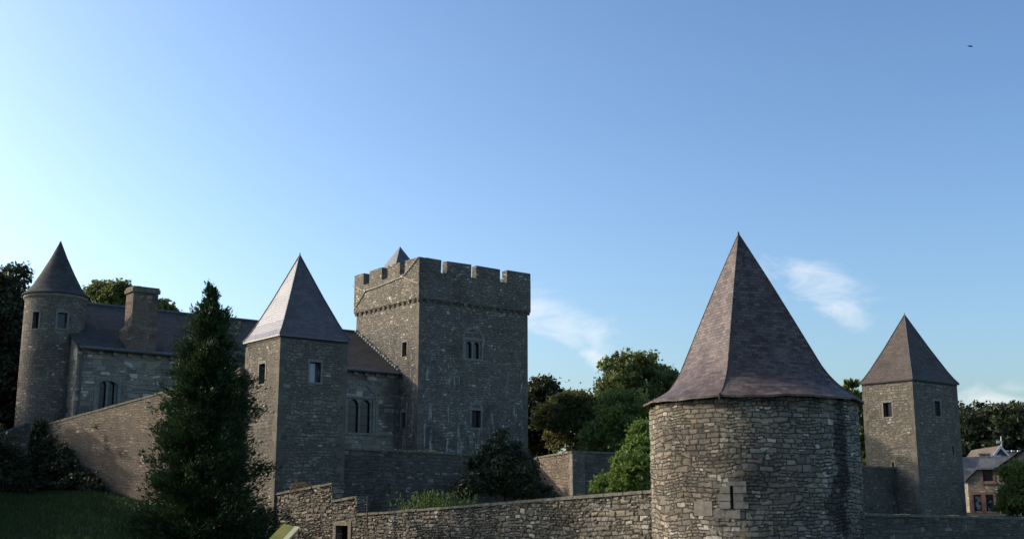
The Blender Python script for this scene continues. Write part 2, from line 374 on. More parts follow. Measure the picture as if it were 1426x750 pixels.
def slate(name, a, b, row=.11, w=.24, rough=.45, spec=.5, lichen_glare=.25, streaks=.3):
    m, nt, p, out = newmat(name); L = nt.links.new
    uv = N_(nt, 'ShaderNodeUVMap'); uv.uv_map = 'uv'
    br = N_(nt, 'ShaderNodeTexBrick', Scale=1.0); br.inputs['Brick Width'].default_value = w; br.inputs['Row Height'].default_value = row
    br.inputs['Mortar Size'].default_value = .006; br.inputs['Mortar Smooth'].default_value = .3; br.inputs['Bias'].default_value = 0
    br.inputs['Color1'].default_value = (0, 0, 0, 1); br.inputs['Color2'].default_value = (1, 1, 1, 1); br.inputs['Mortar'].default_value = (.3, .3, .3, 1)
    wv = N_(nt, 'ShaderNodeTexNoise', Scale=.8, Detail=4.0); L(uv.outputs[0], wv.inputs['Vector'])
    q = N_(nt, 'ShaderNodeVectorMath', operation='SUBTRACT'); L(wv.outputs['Color'], q.inputs[0]); q.inputs[1].default_value = (.5, .5, .5)
    q2 = N_(nt, 'ShaderNodeVectorMath', operation='MULTIPLY'); L(q.outputs[0], q2.inputs[0]); q2.inputs[1].default_value = (.25, .13, 0)
    q3 = N_(nt, 'ShaderNodeVectorMath', operation='ADD'); L(uv.outputs[0], q3.inputs[0]); L(q2.outputs[0], q3.inputs[1])
    L(q3.outputs[0], br.inputs['Vector'])
    geo = N_(nt, 'ShaderNodeNewGeometry'); nz = N_(nt, 'ShaderNodeTexNoise', Scale=1.1, Detail=7.0, Roughness=.65); L(geo.outputs['Position'], nz.inputs['Vector'])
    fn = N_(nt, 'ShaderNodeTexNoise', Scale=14.0, Detail=5.0, Roughness=.7); L(geo.outputs['Position'], fn.inputs['Vector'])
    sp = N_(nt, 'ShaderNodeTexVoronoi', Scale=3.2); L(geo.outputs['Position'], sp.inputs['Vector'])
    col = mixc(nt, br.outputs['Color'], a, b)
    col = mixc(nt, mth(nt, 'MULTIPLY', ramp(nt, nz.outputs['Fac'], .45, .72), .6), col, tuple(c * .45 for c in a))
    col = mixc(nt, mth(nt, 'MULTIPLY', ramp(nt, fn.outputs['Fac'], .52, .72), lichen_glare), col, (.24, .21, .165))
    col = mixc(nt, mth(nt, 'MULTIPLY', ramp(nt, sp.outputs['Distance'], .11, .07), .3), col, (.22, .2, .17))
    col = mixc(nt, br.outputs['Fac'], col, tuple(c * .3 for c in a))
    L(col, p.inputs['Base Color'])
    p.inputs['Roughness'].default_value = rough; p.inputs['Specular IOR Level'].default_value = spec
    # each course overlaps the one below: saw-tooth height up the slope
    sx = N_(nt, 'ShaderNodeSeparateXYZ'); L(q3.outputs[0], sx.inputs[0])
    saw = mth(nt, 'SUBTRACT', 1.0, mth(nt, 'FRACT', mth(nt, 'DIVIDE', sx.outputs[1], row)))
    h = mth(nt, 'ADD', mth(nt, 'ADD', mth(nt, 'MULTIPLY', saw, .6), mth(nt, 'MULTIPLY', br.outputs['Fac'], -.6)), mth(nt, 'ADD', mth(nt, 'MULTIPLY', br.outputs['Color'], .35), mth(nt, 'MULTIPLY', fn.outputs['Fac'], .5)))
    bp = N_(nt, 'ShaderNodeBump', Strength=.6, Distance=.015); L(h, bp.inputs['Height']); L(bp.outputs[0], p.inputs['Normal'])
    MAT[name] = m
slate('slate_purple', (.085, .062, .055), (.14, .11, .095), row=.12, w=.25, rough=.34, spec=.7, lichen_glare=.5)  # pale mottle raised here to paint in glare on the sunlit roof
slate('slate_brown', (.08, .06, .05), (.12, .095, .078), row=.12, w=.25, rough=.7, spec=.2, lichen_glare=.35)
slate('slate_blue', (.055, .052, .048), (.088, .084, .078), row=.14, w=.3, rough=.85, spec=.1)
slate('slate_hall_brown', (.10, .078, .06), (.14, .11, .085), row=.14, w=.3, rough=.75, spec=.15)
slate('slate_house', (.085, .085, .086), (.125, .124, .124), row=.2, w=.3, rough=.5, lichen_glare=.05)
def leafmat(name, a, b, c=None, trans=.35, rough=.6):
    m, nt, p, out = newmat(name); L = nt.links.new
    geo = N_(nt, 'ShaderNodeNewGeometry'); nz = N_(nt, 'ShaderNodeTexNoise', Scale=.55, Detail=3.0); L(geo.outputs['Position'], nz.inputs['Vector'])
    col = mixc(nt, geo.outputs['Random Per Island'], a, b)
    if c: col = mixc(nt, ramp(nt, nz.outputs['Fac'], .45, .65), col, c)
    L(col, p.inputs['Base Color']); p.inputs['Roughness'].default_value = rough; p.inputs['Specular IOR Level'].default_value = .3
    tr = N_(nt, 'ShaderNodeBsdfTranslucent'); L(col, tr.inputs[0]); ms = N_(nt, 'ShaderNodeMixShader'); ms.inputs[0].default_value = trans
    L(p.outputs[0], ms.inputs[1]); L(tr.outputs[0], ms.inputs[2]); L(ms.outputs[0], out.inputs[0]); MAT[name] = m
leafmat('leaf_dark', (.03, .04, .017), (.055, .068, .027), trans=.2)
leafmat('leaf_conifer', (.022, .045, .015), (.048, .082, .024), trans=.15)
leafmat('leaf_green', (.11, .16, .035), (.19, .25, .06), (.12, .155, .045), trans=.5)
leafmat('leaf_bright', (.09, .155, .028), (.19, .26, .05), (.12, .16, .038), trans=.45)
leafmat('leaf_olive', (.13, .135, .045), (.21, .20, .07), (.13, .135, .045), trans=.5)
leafmat('leaf_oak', (.10, .13, .04), (.19, .21, .06), (.12, .145, .045), trans=.5)
leafmat('leaf_grass', (.022, .05, .012), (.045, .085, .02), trans=.3)
leafmat('leaf_dry', (.16, .12, .06), (.24, .17, .09), trans=.4)

# ------------------------------------------------------------------ foliage
def leaves(name, cen, size, mat, parent=None, direc=None, aspect=.55, up=0.0, squash=1.0):
    """one mesh of separate folded leaves; cen (N,3)"""
    n = len(cen); off = np.array(root_loc(parent)) if parent is not None else np.zeros(3)
    t = rng.normal(size=(n, 3)) if direc is None else direc + rng.normal(size=(n, 3)) * .35
    t[:, 2] += up; t /= np.linalg.norm(t, axis=1, keepdims=True)
    q = rng.normal(size=(n, 3)); b = np.cross(t, q); b /= np.linalg.norm(b, axis=1, keepdims=True) + 1e-9
    s = (size * rng.uniform(.6, 1.35, size=(n, 1))); w = s * aspect
    nn = np.cross(t, b) * w * .25
    P = np.stack([cen - t * s, cen + b * w + nn, cen + t * s, cen - b * w + nn], axis=1).reshape(-1, 3) - off
    me = bpy.data.meshes.new(name); me.vertices.add(4 * n); me.vertices.foreach_set('co', P.ravel())
    me.loops.add(4 * n); me.loops.foreach_set('vertex_index', np.arange(4 * n, dtype=np.int32))
    me.polygons.add(n); me.polygons.foreach_set('loop_start', np.arange(0, 4 * n, 4, dtype=np.int32)); me.polygons.foreach_set('loop_total', np.full(n, 4, dtype=np.int32))
    me.update(calc_edges=True); me.materials.append(mat)
    o = bpy.data.objects.new(name, me); COL.objects.link(o)
    if parent is not None: o.parent = parent
    return o
def crown_points(lobes, nclump, per, cr):
    """lobes: (centre, radii). clumps sit in the outer shell of each lobe, leaves round each clump"""
    out = []; cl = []
    vol = np.array([l[1][0] * l[1][1] * l[1][2] for l in lobes]) ** .67; share = vol / vol.sum()
    for (c, r), s in zip(lobes, share):
        k = max(3, int(nclump * s)); d = rng.normal(size=(k, 3)); d /= np.linalg.norm(d, axis=1, keepdims=True)
        rad = rng.uniform(.35, 1.0, size=(k, 1)) ** .5 * rng.uniform(.86, 1.08, size=(k, 1))
        cc = np.array(c) + d * rad * np.array(r); cl.append(cc)
        m = np.repeat(cc, per, axis=0); csz = np.repeat(cr * rng.uniform(.5, 1.35, size=(k, 1)), per, axis=0)
        o = np.clip(rng.normal(size=(len(m), 3)), -1.7, 1.7) * csz * np.array([.62, .62, .42])
        out.append(m + o)
    return np.concatenate(out), np.concatenate(cl)
def limb(mb, a, b, r0, r1, bend=.12, n=6):
    a = Vector(a); b = Vector(b); L = (b - a).length
    off = Vector((random.uniform(-1, 1), random.uniform(-1, 1), random.uniform(-.2, .6))) * L * bend
    mb.tube([a.lerp(b, k / 4) + off * math.sin(math.pi * k / 4) for k in range(5)], r0, n, r1)
def tree(name, label, cat, base, lobes, leafsize, mat, nclump=260, per=60, cr=.55, trunk_r=.3, group=None, nb=14, aspect=.55):
    base = Vector(base); t = thing(name, base, label, cat, group)
    full = list(lobes)          # break up each lobe's outline with smaller ones
    for c, r in lobes:
        for k in range(4):
            a = rng.normal(size=3); a /= np.linalg.norm(a); f_ = rng.uniform(.28, .5)
            full.append((tuple(np.array(c) + a * np.array(r) * rng.uniform(.75, 1.02)), tuple(np.array(r) * f_)))
    pts, cl = crown_points(full, nclump, per, cr)
    leaves('crown', pts, leafsize, mat, t, aspect=aspect)
    m = MB(); cz = sum(l[0][2] for l in lobes) / len(lobes); cx = sum(l[0][0] for l in lobes) / len(lobes); cy = sum(l[0][1] for l in lobes) / len(lobes)
    fork = Vector((base.x * .5 + cx * .5, base.y * .5 + cy * .5, base.z + (cz - base.z) * .55))
    m.tube([base - Z * .5, base.lerp(fork, .5) + Vector((.05, 0, 0)), fork], trunk_r * 1.15, 9, trunk_r * .75)
    m.tube([fork, Vector((cx, cy, cz + lobes[0][1][2] * .5))], trunk_r * .72, 8, trunk_r * .2)
    for i in range(nb):
        c = cl[random.randrange(len(cl))]; s = fork.lerp(Vector((cx, cy, cz)), random.uniform(0, .9))
        limb(m, s, c, trunk_r * .32, trunk_r * .06)
    m.build('trunk', MAT['bark'], t, smooth=True, uv='none')
    return t
def conifer(name, label, base, top_z, prof, leafsize, mat, nbr=900, per=75, group=None, trunk_r=.28, double=None):
    """prof: list of (height fraction, radius) ; sprays of scale-like foliage on rising boughs"""
    base = Vector(base); t = thing(name, base, label, 'conifer', group); H = top_z - base.z
    hs = [p[0] for p in prof]; rs = [p[1] for p in prof]
    P = []; Dn = []; wood = MB(); wood.tube([base - Z * .4, base + Z * H * .5, base + Z * H * .97], trunk_r, 8, .02)
    for i in range(nbr):
        h = random.betavariate(1.1, 1.25); r = np.interp(h, hs, rs); az = random.uniform(0, 2 * math.pi)
        bump_ = 1 + .20 * math.sin(az * 2 + h * 13) + .22 * math.sin(az * 4 - h * 33) + .24 * math.sin(h * 61 + az)
        L = max(.10, r * bump_ * random.uniform(.45, 1.12)); d = np.array([math.cos(az), math.sin(az), 0]); sd = np.array([-d[1], d[0], 0])
        rise = random.uniform(-.2, .4) if h < .8 else random.uniform(.3, 1.2)
        s0 = np.array([base.x, base.y, base.z + h * H - L * .2]); tip = s0 + d * L + np.array([0, 0, L * rise * .6])
        if i % 3 == 0 or h > .8: wood.tube([s0, s0 * .5 + tip * .5 - np.array([0, 0, .06 * L]), tip], .03 * L / 1.5 + .008, 4, .006)
        ns = max(2, int(2 + L * 3)); q = max(8, per // 4)
        for k in range(ns):
            u = random.uniform(.3, 1.0) if k else 1.0; side = random.uniform(-1, 1) * (1.15 - u) * L * .45
            cc = s0 + (tip - s0) * u + sd * side; cc[2] -= abs(side) * .25 + .10 * L * u ** 3
            sp = random.uniform(.09, .21) * (1 + .3 * L) * (.6 if h > .86 else 1); dd = d * .9 + sd * side / (L + .01) * 1.4 + np.array([0, 0, .75 + .5 * (h > .8)])
            tt = rng.uniform(-1, 1, size=(q, 1)); pts = cc + dd * tt * sp * 1.3 + rng.normal(size=(q, 3)) * sp * np.array([.5, .5, .42])
            pts[:, 2] -= (tt[:, 0] ** 2) * sp * .35
            P.append(pts); Dn.append(np.tile(dd + np.array([0, 0, -.1]), (q, 1)))
    leaves('crown', np.concatenate(P), leafsize, mat, t, direc=np.concatenate(Dn), aspect=.34)
    wood.build('trunk', MAT['bark'], t, smooth=True, uv='none')
    return t

# ------------------------------------------------------------------ ground
def sig(t): return 1 / (1 + math.exp(-max(-40, min(40, t))))
def ground_h(x, y):
    left = sig(-(x + 13) / 3.0); far = sig((y - 46) / 5.0)
    h = -2.3 + 2.1 * left * far + .8 * left
    cam_flat = math.exp(-((x) ** 2 + (y) ** 2) / 260); h = h * (1 - cam_flat) - 1.65 * cam_flat
    h += .10 * math.sin(x * .9 + y * .35) + .07 * math.sin(x * .37 - y * 1.1)
    # inside the enclosure
    ins = sig(((x - NW_A.x) * NWN.x + (y - NW_A.y) * NWN.y - 1.3) * 5.0) if y > 20 else 0
    ins *= sig(y - 34) * sig(x + 12) * sig(((x - RA0.x) * -.622 + (y - RA0.y) * .783) * 4)
    h = h * (1 - ins) + (-.75) * ins
    d = math.hypot(x, y)
    if d > 110: h += min(14, (d - 110) * .05)
    return h
# key points of the plan
TWR = at(1047, 572, 37.0); TWR.z = 0                       # big round tower, centre
FT = at(391, 465, 52.0)                                    # front square tower, near corner at the eave
RA0 = TWR + Vector((2.7, 1.4, 0))
NW_A = Vector((FT.x - .3, FT.y + .4, 0)); NW_B = Vector((TWR.x - 3.0, TWR.y + .2, 0))
NWD = (NW_B - NW_A).normalized(); NWN = Vector((-NWD.y, NWD.x, 0))     # NWN points into the enclosure
def build_ground():
    xs = np.concatenate([np.linspace(-3000, -160, 10)[:-1], np.linspace(-160, -45, 18)[:-1], np.linspace(-45, 45, 121), np.linspace(45, 160, 18)[1:], np.linspace(160, 3000, 10)[1:]])
    ys = np.concatenate([np.linspace(-300, -20, 8)[:-1], np.linspace(-20, 100, 150), np.linspace(100, 250, 20)[1:], np.linspace(250, 4500, 12)[1:]])
    mb = MB(); n = len(ys)
    for x in xs:
        for y in ys: mb.v.append((x, y, ground_h(x, y)))
    for i in range(len(xs) - 1):
        for j in range(n - 1): mb.f.append((i * n + j, (i + 1) * n + j, (i + 1) * n + j + 1, i * n + j + 1))
    tag(mb.build('ground', MAT['turf'], smooth=True, uv='none'), kind='structure')
build_ground()

# ------------------------------------------------------------------ square towers with pyramid roofs
def quoins(mb, C, da, db, z0, z1, h=.30, long=.40, short=.24, proud=.012, gap=.004):
    z = z0; k = 0
    while z < z1 - .05:
        hh = min(h * random.uniform(.8, 1.2), z1 - z); a, b = (long, short) if k % 2 else (short, long)
        a *= random.uniform(.85, 1.15); b *= random.uniform(.85, 1.15)
        O = C - (da + db) * proud; O = Vector((O.x, O.y, z))
        mb.box(O, da * (a + proud), db * .1, Z * (hh - gap)); 
        mb.box(O + db * .1, db * (b - .1 + proud), da * .1, Z * (hh - gap)); z += hh; k += 1
def pyramid_roof(mb, C, du, dv, su, sv, ov, z0, apex, flare=((0, 1.0), (.07, .90), (.18, .775), (.5, .46), (1, 0))):
    cen = C + du * (su / 2) + dv * (sv / 2); H = apex.z - z0
    rings = []
    for t, s in flare:
        cc = cen.lerp(Vector((apex.x, apex.y, 0)), t); cc = Vector((cc.x, cc.y, z0 + H * t)); hu = (su / 2 + ov) * s; hv = (sv / 2 + ov) * s
        rings.append([cc - du * hu - dv * hv, cc + du * hu - dv * hv, cc + du * hu + dv * hv, cc - du * hu + dv * hv])
    for a, b in zip(rings[:-1], rings[1:]):
        for k in range(4):
            l = (k + 1) % 4
            if (b[k] - b[l]).length < 1e-4: mb.face([a[k], a[l], b[k]])
            else: mb.face([a[k], a[l], b[l], b[k]])
    e = [p - Z * .07 for p in rings[0]]
    for k in range(4): mb.face([e[k], e[(k + 1) % 4], rings[0][(k + 1) % 4], rings[0][k]])
    mb.face(e[::-1])
    return rings
def square_tower(name, label, C, pxl, pxr, zb, apex_py, apex_px, smat, rmat, wl=(), wr=(), slits_l=(), slits_r=(), ov=.12, roof_label=None):
    su = solve_len(C, U, pxr); sv = solve_len(C, V, pxl); print(name, 'size', su, sv, 'eave z', C.z)
    base = Vector((C.x, C.y, zb)); t = thing(name, base + U * su / 2 + V * sv / 2, label, 'tower')
    mfR = flatmap(C, U); L0 = C + V * sv; mfL = flatmap(L0, -V); mfB = flatmap(C + U * su + V * sv, -U); mfK = flatmap(C + U * su, V)
    hr = [(*sorted((on_plane(a, c, C, U)[0], on_plane(b, c, C, U)[0])), on_plane((a + b) / 2, d, C, U)[1], on_plane((a + b) / 2, c, C, U)[1]) for (a, b, c, d) in list(wr) + list(slits_r)]
    hl = [(*sorted((on_plane(a, c, L0, -V)[0], on_plane(b, c, L0, -V)[0])), on_plane((a + b) / 2, d, L0, -V)[1], on_plane((a + b) / 2, c, L0, -V)[1]) for (a, b, c, d) in list(wl) + list(slits_l)]
    mb = MB()
    grid_wall(mb, mfR, 0, su, zb, C.z, hr, 2); grid_wall(mb, mfL, 0, sv, zb, C.z, hl, 2)
    grid_wall(mb, mfB, 0, su, zb, C.z); grid_wall(mb, mfK, 0, sv, zb, C.z)
    mb.build('wall', smat, t)
    for args in ((C, U, V), (C + U * su, -U, V), (L0, U, -V)):
        q = MB(); quoins(q, *args, zb, C.z - .02); q.build('quoins', MAT['stone_quoin'], t, uv='none')
    for mf, hs, nw in ((mfR, hr, len(wr)), (mfL, hl, len(wl))):
        for i, h in enumerate(hs):
            if i < nw: add_window(t, mf, h, 'rect', MAT['pale_glass'] if mf is mfR else MAT['glass'], bars=False)
            else: add_window(t, mf, h, 'rect', MAT['dark_room'], bars=False, fw=.09)
    cen = C + U * su / 2 + V * sv / 2; A = Vector((cen.x, cen.y, 0)); A.z = solve_z(A.x, A.y, apex_py)
    print('  apex px', proj(A))
    r = MB(); rings = pyramid_roof(r, C, U, V, su, sv, ov, C.z, A); ro = r.build('roof', rmat, t)
    h = MB()
    for k in range(4): h.tube([rg[k] for rg in rings], .035, 6)
    h.tube([A - Z * .15, A + Z * .12], .05, 8, .02)
    h.build('hip_lead', MAT['lead'], ro)
    f = MB(); o2 = .03
    for (O, d, l) in ((C, U, su), (L0, -V, sv)):
        n_ = Vector((d.y, -d.x, 0)); f.box(O + n_ * o2 - d * .0 + Z * -.16, d * l, -n_ * .1, Z * .085)
    f.build('eaves_board', MAT['iron'], t)
    return t, su, sv
ft, fsu, fsv = square_tower('square_tower', 'square stone tower with a sunlit slate pyramid roof rising beside the dark conifer', FT, 343, 484, -3.0, 355, 420,
             MAT['stone_tower'], MAT['slate_purple'], wl=[(361.5, 370, 506, 534)], wr=[(431.5, 447, 504, 532)])
RT = at(1270, 527, 69.0)
square_tower('corner_tower', 'small square stone tower with brown pyramid roof near the far-right house', RT, 1200, 1332, -3.0, 438, 1257,
             MAT['stone_tower'], MAT['slate_brown'], wl=[(1229.5, 1241.5, 560, 580)], wr=[(1300.5, 1308.5, 558, 579)], slits_l=[(1242.3, 1245, 643, 657)], slits_r=[(1325.5, 1328, 620, 634)])

# ------------------------------------------------------------------ keep
KC = at(584, 415, 77.0)
def build_keep():
    su = solve_len(KC, U, 734.5); sv = solve_len(KC, V, 497); zb = -1.0; zt = KC.z
    print('keep', su, sv, zt)
    t = thing('castle_keep', Vector((KC.x, KC.y, zb)) + (U * su + V * sv) / 2, 'massive square castle keep with crenellated battlements and thin cables across one side', 'castle keep')
    L0 = KC + V * sv; mfR = flatmap(KC, U); mfL = flatmap(L0, -V); mfB = flatmap(KC + U * su + V * sv, -U); mfK = flatmap(KC + U * su, V)
    def hole(a, b, c, d, O, D): m = (a + b) / 2; return (*sorted((on_plane(a, c, O, D)[0], on_plane(b, c, O, D)[0])), on_plane(m, d, O, D)[1], on_plane(m, c, O, D)[1])
    hR = [hole(647.5, 670.5, 474, 499, KC, U), hole(656.5, 669.5, 571, 595, KC, U)]
    hL = [hole(560.5, 566.8, 476, 496, L0, -V), hole(559, 565, 574, 596, L0, -V)]
    mb = MB(); bat = .0
    grid_wall(mb, mfR, 0, su, zb, zt, hR, 3); grid_wall(mb, mfL, 0, sv, zb, zt, hL, 3); grid_wall(mb, mfB, 0, su, zb, zt); grid_wall(mb, mfK, 0, sv, zb, zt)
    mb.build('wall', MAT['stone_keep'], t)
    w = add_window(t, mfR, hR[0], 'twin', bars=False, fw=.16); add_window(t, mfR, hR[1], 'rect', fw=.13); add_window(t, mfL, hL[0], 'rect', fw=.1, bars=False); add_window(t, mfL, hL[1], 'rect', fw=.1, bars=False)
    # relieving arches above the two windows
    for (h, ex, name) in ((hR[0], .30, 'arch'), (hR[1], .22, 'arch')):
        m = MB(); a, b = h[0] - ex, h[1] + ex; uc = (a + b) / 2; r = (b - a) / 2; sp = h[3] + .02; n = 13
        for k in range(n):
            w0 = math.pi * k / n + .012; w1 = math.pi * (k + 1) / n - .012; pts = []
            for d in (-.025, .06):
                for rr, ww in ((r, w0), (r, w1), (r - .22, w1), (r - .22, w0)): pts.append(mfR(uc + rr * math.cos(ww), sp + rr * math.sin(ww) * .95, d))
            m.hexa([pts[4], pts[5], pts[6], pts[7], pts[0], pts[1], pts[2], pts[3]])
        m.build('arch', MAT['dressed'], t)
    for args in ((KC, U, V), (KC + U * su, -U, V), (L0, U, -V)):
        q = MB(); quoins(q, *args, zb, zt - .3, .34, .42, .26); q.build('quoins', MAT['stone_quoin'], t, uv='none')
    # corbel table and parapet
    ov = .17; ch = .22; Pc = KC - U * ov - V * ov; PU = su + 2 * ov; PV = sv + 2 * ov
    cb = MB()
    for (O, D, ln) in ((KC, U, su), (L0, -V, sv), (KC + U * su, V, sv)):
        n_ = Vector((D.y, -D.x, 0)); k = int(ln / .62)
        for i in range(k + 1):
            P = O + D * (ln * i / k - .14) + n_ * .0; P.z = zt - ch
            a = [P, P + D * .28, P + D * .28, P]; 
            cb.hexa([P - n_ * .01 , P + D * .28 - n_ * .01, P + D * .28 + n_ * .06, P + n_ * .06, P - n_ * .01 + Z * ch, P + D * .28 - n_ * .01 + Z * ch, P + D * .28 + n_ * (ov - .03) + Z * ch, P + n_ * (ov - .03) + Z * ch])
    for (O, D, ln) in ((KC - V * .1, U, su), (L0 - U * .1, -V, sv), (KC + U * (su + .1), V, sv)):
        P = O - D * .1; P.z = zt - .06; cb.box(P, D * (ln + .2), Vector((-D.y, D.x, 0)) * .14, Z * .058)
    cb.build('corbel_table', MAT['stone_keep'], t)
    zp = zt + .004; th = .55
    z1 = on_plane(600, 377.5, Pc, U)[1]; z2 = solve_z(Pc.x, Pc.y, 357); print('parapet', zp, z1, z2)
    pb = MB(); Pz = Vector((Pc.x, Pc.y, zp)); hh = z1 - zp
    for (O, D, ln) in ((Pz, U, PU), (Pz + U * PU, V, PV), (Pz + U * PU + V * PV, -U, PU), (Pz + V * PV, -V, PV)):
        n_ = Vector((-D.y, D.x, 0)); pb.box(O, D * (ln - th), n_ * th, Z * hh)
    pb.box(Pz + (U + V) * th + Z * (hh - .9), U * (PU - 2 * th), V * (PV - 2 * th), Z * .1)
    pb.build('parapet', MAT['stone_keep'], t)
    def merlon(O, D, a, b):
        n_ = Vector((-D.y, D.x, 0)); m = MB(); B = O + D * a; B = Vector((B.x, B.y, z1 + .003))
        j = lambda: Vector((random.uniform(-.02, .02), random.uniform(-.02, .02), random.uniform(-.03, .03)))
        h = z2 - z1; e = D * (b - a); w = n_ * th
        m.hexa([B, B + e, B + e + w, B + w, B + Z * h + j(), B + e + Z * h + j(), B + e + w + Z * h + j(), B + w + Z * h + j()])
        m.build('merlon', MAT['stone_keep'], t)
    sl = lambda px: solve_len(Pz + Z * (z2 - zp), U, px)
    merl = [(th + .003, sl(614.5)), (sl(622.5), sl(656.3)), (sl(663.5), sl(696.5)), (sl(706), PU)]
    for a, b in merl: merlon(Pz, U, a, b)
    vl = lambda px: solve_len(Pz + Z * (z2 - zp), V, px)
    vm = [(0, vl(564)), (vl(557), vl(540)), (vl(532), vl(514.5)), (vl(506.5), PV - .003)]
    for a, b in vm: merlon(Pz + V * PV, -V, PV - b, PV - a)
    for a, b in merl: merlon(Pz + U * PU + V * PV, -U, PU - b, PU - max(a, th + .003) )
    for a, b in vm: merlon(Pz + U * PU, V, max(a, th + .003), min(b, PV - th - .003))
    mo = MB(); P = mfR(0, 0)
    # cable run
    cbm = MB(); L1 = Pz + V * PV; mfp = flatmap(L1, -V)
    pt = lambda x, y: mfp(*on_plane(x, y, L1, -V), -.05)
    for run in ([(490.3, 397), (509, 405), (561, 385), (582.7, 358)], [(509, 405), (495, 428)], [(561, 385), (582.9, 394)]):
        pts = []
        for a, b in zip(run[:-1], run[1:]):
            for k in range(6): w = k / 6; pts.append(pt(a[0] * (1 - w) + b[0] * w, a[1] * (1 - w) + b[1] * w + .8 * math.sin(math.pi * w)))
        pts.append(pt(*run[-1])); cbm.tube(pts, .035, 6)
    for (x, y) in ((509, 405), (561, 385)): cbm.tube([mfp(*on_plane(x, y, L1, -V), .02), mfp(*on_plane(x, y, L1, -V), -.1)], .09, 8)
    cbm.build('cable', MAT['cable'], t)
    dp = MB(); px = mfL(sv - .12, 0); dp.tube([mfL(sv - 1.55, 9.3, -.08), mfL(sv - 1.55, 1.5, -.08)], .05, 8); 
    # stair-head roof standing on the keep's platform
    rt = thing('turret_roof', KC + U * 2.2 + V * 8, 'small steep slate spire peeping up behind the keep battlements', 'turret roof')
    A = at(557, 343, 86.0); s = 3.6; C0 = Vector((A.x, A.y, 0)) - U * s / 2 - V * s / 2; zb2 = z1 - .85
    bmx = MB(); zr = A.z - 3.4
    bmx.box(Vector((C0.x, C0.y, zb2)), U * s, V * s, Z * (zr - zb2)); bmx.build('wall', MAT['stone_tower'], rt)
    r = MB(); pyramid_roof(r, C0, U, V, s, s, .15, zr + .004, A, flare=((0, 1), (.15, .84), (1, 0))); r.build('roof', MAT['slate_house'], rt)
    return su, sv
ksu, ksv = build_keep()

